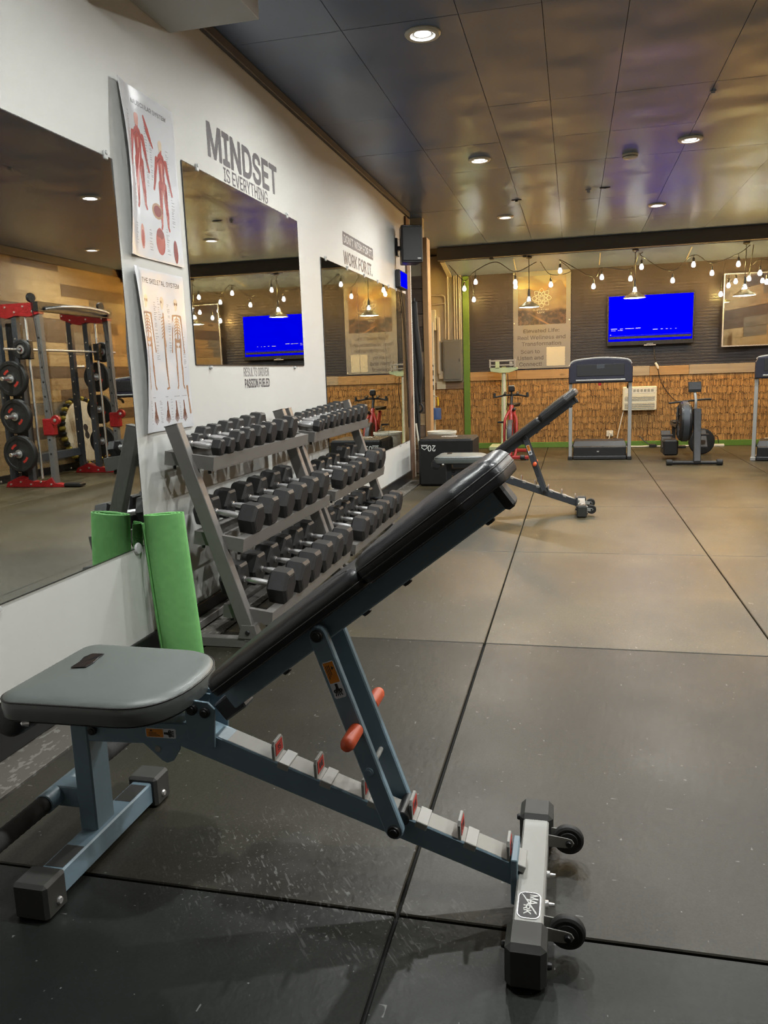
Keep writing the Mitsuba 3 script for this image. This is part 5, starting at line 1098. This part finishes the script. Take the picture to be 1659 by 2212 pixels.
# ================================================================ by the plank wall (seen in the wall mirror): smith machine, plates, discs
P = thing('smith_machine', 'red and black smith machine with chrome bar, standing against the plank wall', 'gym machine')
yA, yB_, xf, xb = 8.22, 9.62, 2.42, 3.06
for y in (yA, yB_):
    n = part(P, 'base_plate', xzprism([(xf - .12, 0.0), (xb + .05, 0.0), (xb + .02, .06), (xb - .15, .13), (xb - .35, .07), (xb - .5, .07), (xb - .6, .12), (xf, .05), (xf - .12, .03)], y - .05, y + .05, .004), 'mat_machine_red')
    for q in range(6): part(P, n.split('__')[1] + '__bolt', lathe([(0, .012), (.012, .01), (.014, 0)], (xf + .05 + .14 * q, y - .05, .035 + .03 * (q % 2)), (0, -1, 0), 10), 'mat_chrome')
    n = part(P, 'top_plate', xzprism([(xf - .02, 2.16), (xf - .02, 2.03), (xf + .12, 2.0), (xf + .3, 2.02), (xf + .42, 1.99), (xb - .1, 2.02), (xb + .05, 2.08), (xb + .05, 2.16)], y - .05, y + .05, .004), 'mat_machine_red')
    for q in range(7): part(P, n.split('__')[1] + '__bolt', lathe([(0, .012), (.012, .01), (.014, 0)], (xf + .06 + .12 * q, y - .05, 2.06 + .06 * (q % 2)), (0, -1, 0), 10), 'mat_chrome')
    for x, m in ((xf + .02, 'mat_rack_steel'), (xf + .34, 'mat_dark_steel'), (xb - .05, 'mat_dark_steel')):
        n = part(P, 'post', box(x - .035, x + .035, y - .035, y + .035, 0.04, 2.05, .004), m)
        for q in range(9): part(P, n.split('__')[1] + '__hole_bolt', lathe([(0, .008), (.010, .006), (.012, 0)], (x, y - .035, .4 + .17 * q), (0, -1, 0), 8), 'mat_chrome' if m != 'mat_rack_steel' else 'mat_black_plastic')
    part(P, 'guide_rod', cyl((xf + .2, y, .1), (xf + .2, y, 2.05), .016, 14), 'mat_chrome', 40)
    part(P, 'bar_carriage', box(xf + .16, xf + .24, y - .04, y + .04, 1.52, 1.74, .008), 'mat_black_plastic')
    part(P, 'pulley', lathe([(0, -.02), (.05, -.02), (.055, -.008), (.045, 0), (.055, .008), (.05, .02), (0, .02)], (xf + .1, y, 2.22), (1, 0.3, 0), 20), 'mat_black_plastic', 35)
    c = part(P, 'cable_carriage', box(xf - .05, xf + .09, y - .05, y + .05, .62, .82, .012), 'mat_machine_red')
    part(P, c.split('__')[1] + '__pulley', lathe([(0, -.022), (.055, -.022), (.06, 0), (.055, .022), (0, .022)], (xf - .09, y - .03, .80), (0, 1, 0), 20), 'mat_machine_red', 35)
    part(P, c.split('__')[1] + '__pulley_bolt', lathe([(0, .01), (.02, .006), (.022, 0)], (xf - .09, y - .055, .80), (0, -1, 0), 12), 'mat_chrome', 35)
    part(P, 'cable', cyl((xf - .06, y - .06, .85), (xf + .06, y - .06, 2.18), .004, 6), 'mat_black_plastic')
    part(P, 'weight_peg', cyl((xb - .04, y - .24 if y < 9 else y + .24, 1.45), (xb - .04, y, 1.45), .024, 14), 'mat_chrome', 40)
part(P, 'cross_beam', hull([(xf - .03 + dx, y, z) for dx in (0, .07) for y in (yA - .06, yB_ + .06) for z in (2.06, 2.17)]), 'mat_black_plastic')
part(P, 'pullup_bar', tube(wires([(xf - .04, yA + .05, 2.09), (xf - .14, yA + .25, 2.12), (xf - .16, 8.9, 2.14), (xf - .14, yB_ - .25, 2.12), (xf - .04, yB_ - .05, 2.09)], 6), .018, 10), 'mat_chrome', 50)
part(P, 'weight_stack_cover', box(xf + .40, xb - .10, yA + .06, yA + .20, .08, 1.95, .01), 'mat_black_plastic')
part(P, 'rear_beam', box(xb - .08, xb - .02, yA, yB_, .25, .35, .004), 'mat_dark_steel')
part(P, 'smith_bar', cyl((xf + .2, yA - .42, 1.63), (xf + .2, yB_ + .42, 1.63), .015, 14, .004), 'mat_chrome', 40)
part(P, 'foot_pedal', box(xf - .35, xf - .12, yA - .06, yA + .06, .01, .05, .01), 'mat_black_plastic')
for y, s in ((yA, -1), (yB_, 1)):
    for z in (0.42, 0.86, 1.30): part(P, 'plate_horn', cyl((xf + .34, y + s * .03, z), (xf + .34, y + s * .34, z), .025, 14, .004), 'mat_chrome', 40)
def plate(x, y, z, r, lab, h=.035):
    k = thing('weight_plate', lab, 'weight plate')
    part(k, 'disc', lathe([(.028, -h), (.06, -h), (.065, -h * .7), (r - .05, -h * .7), (r - .045, -h), (r - .012, -h), (r, -h * .6), (r, h * .6), (r - .012, h), (r - .045, h), (r - .05, h * .7), (.065, h * .7), (.06, h), (.028, h)], (x, y, z), (0, 1, 0), 40), 'mat_plate_rubber', 30)
    part(k, 'sleeve', lathe([(.0265, -h - .004), (.05, -h - .004), (.05, h + .004), (.0265, h + .004)], (x, y, z), (0, 1, 0), 24), 'mat_satin_metal', 30)
    mk = []
    for q in (0.6, 3.6):
        for d in range(8):
            t = q + d * .09; mk.append(move(box(-.009, .009, -.0012, 0, -.014, .014), frame([x + (r - .11) * math.cos(t), y - h * .71, z + (r - .11) * math.sin(t)], [-math.sin(t), 0, math.cos(t)], [0, 1, 0])))
    part(k, 'red_marking', join(*mk), 'mat_red_sticker')
w3 = ('lowest', 'middle', 'topmost')
for i, z in enumerate((.42, .86, 1.30)):
    plate(xf + .34, yA - .16, z, .205 if i else .22, f'{w3[i]} of three black weight plates stored on the outer side of the smith machine')
    plate(xf + .34, yB_ + .16, z, .20, f'{w3[i]} of three black weight plates stored on the smith machine end beside the far wall')
plate(xf + .2, yA - .12, 1.63, .115, 'small black plate on the chrome bar end farther from the cream disc', .025)
plate(xf + .2, yB_ + .12, 1.63, .135, 'small black plate on the chrome bar end beside the far wall', .025)
k = thing('leaning_disc', 'large round cream disc with a gold beaded rim leaning on the plank wall', 'disc')
dc, da = np.array([3.25, 10.08, 0.54]), np.array([-1.0, -0.03, 0.14])
part(k, 'face', lathe([(0, .03), (.42, .03), (.44, .02), (.44, -.02), (.42, -.03), (0, -.03)], dc, da, 48), 'mat_drum_skin', 35)
dan = da / np.linalg.norm(da); e1 = np.cross(dan, [0, 0, 1.0]); e1 /= np.linalg.norm(e1); e2 = np.cross(dan, e1)
for q in range(40):
    t = q * 2 * math.pi / 40; c = dc + .475 * (math.cos(t) * e1 + math.sin(t) * e2); rad = math.cos(t) * e1 + math.sin(t) * e2
    part(k, 'rim_bead', tube([c - dan * .05, c - dan * .03, c + dan * .03, c + dan * .05], [.012, .032, .032, .012], 8), 'mat_gold' if q % 2 else 'mat_black_plastic', 60)
part(k, 'logo', move(join(extr(Point(0, .05).buffer(.05), .001), extr(Point(0, -.06).buffer(.05), .001), extr(sbox(-.03, -.06, .03, .05), .001)), frame(dc + dan * .031, -e1, e2 * -1)), 'mat_black_print')
k = thing('battle_rope', 'green and black striped rope loop hanging beside the round disc', 'rope')
rp = wires([(3.3, 10.66 + a, b) for a, b in ((0, .95), (.06, 1.02), (.15, .95), (.22, .75), (.26, .5), (.2, .25), (.1, .2), (.02, .45), (0, .9))], 6)
for q in range(0, len(rp) - 2, 2): part(k, 'rope_segment', tube(rp[q:q + 3], .02, 8), 'mat_rope_green' if (q // 2) % 2 else 'mat_black_rubber', 60)
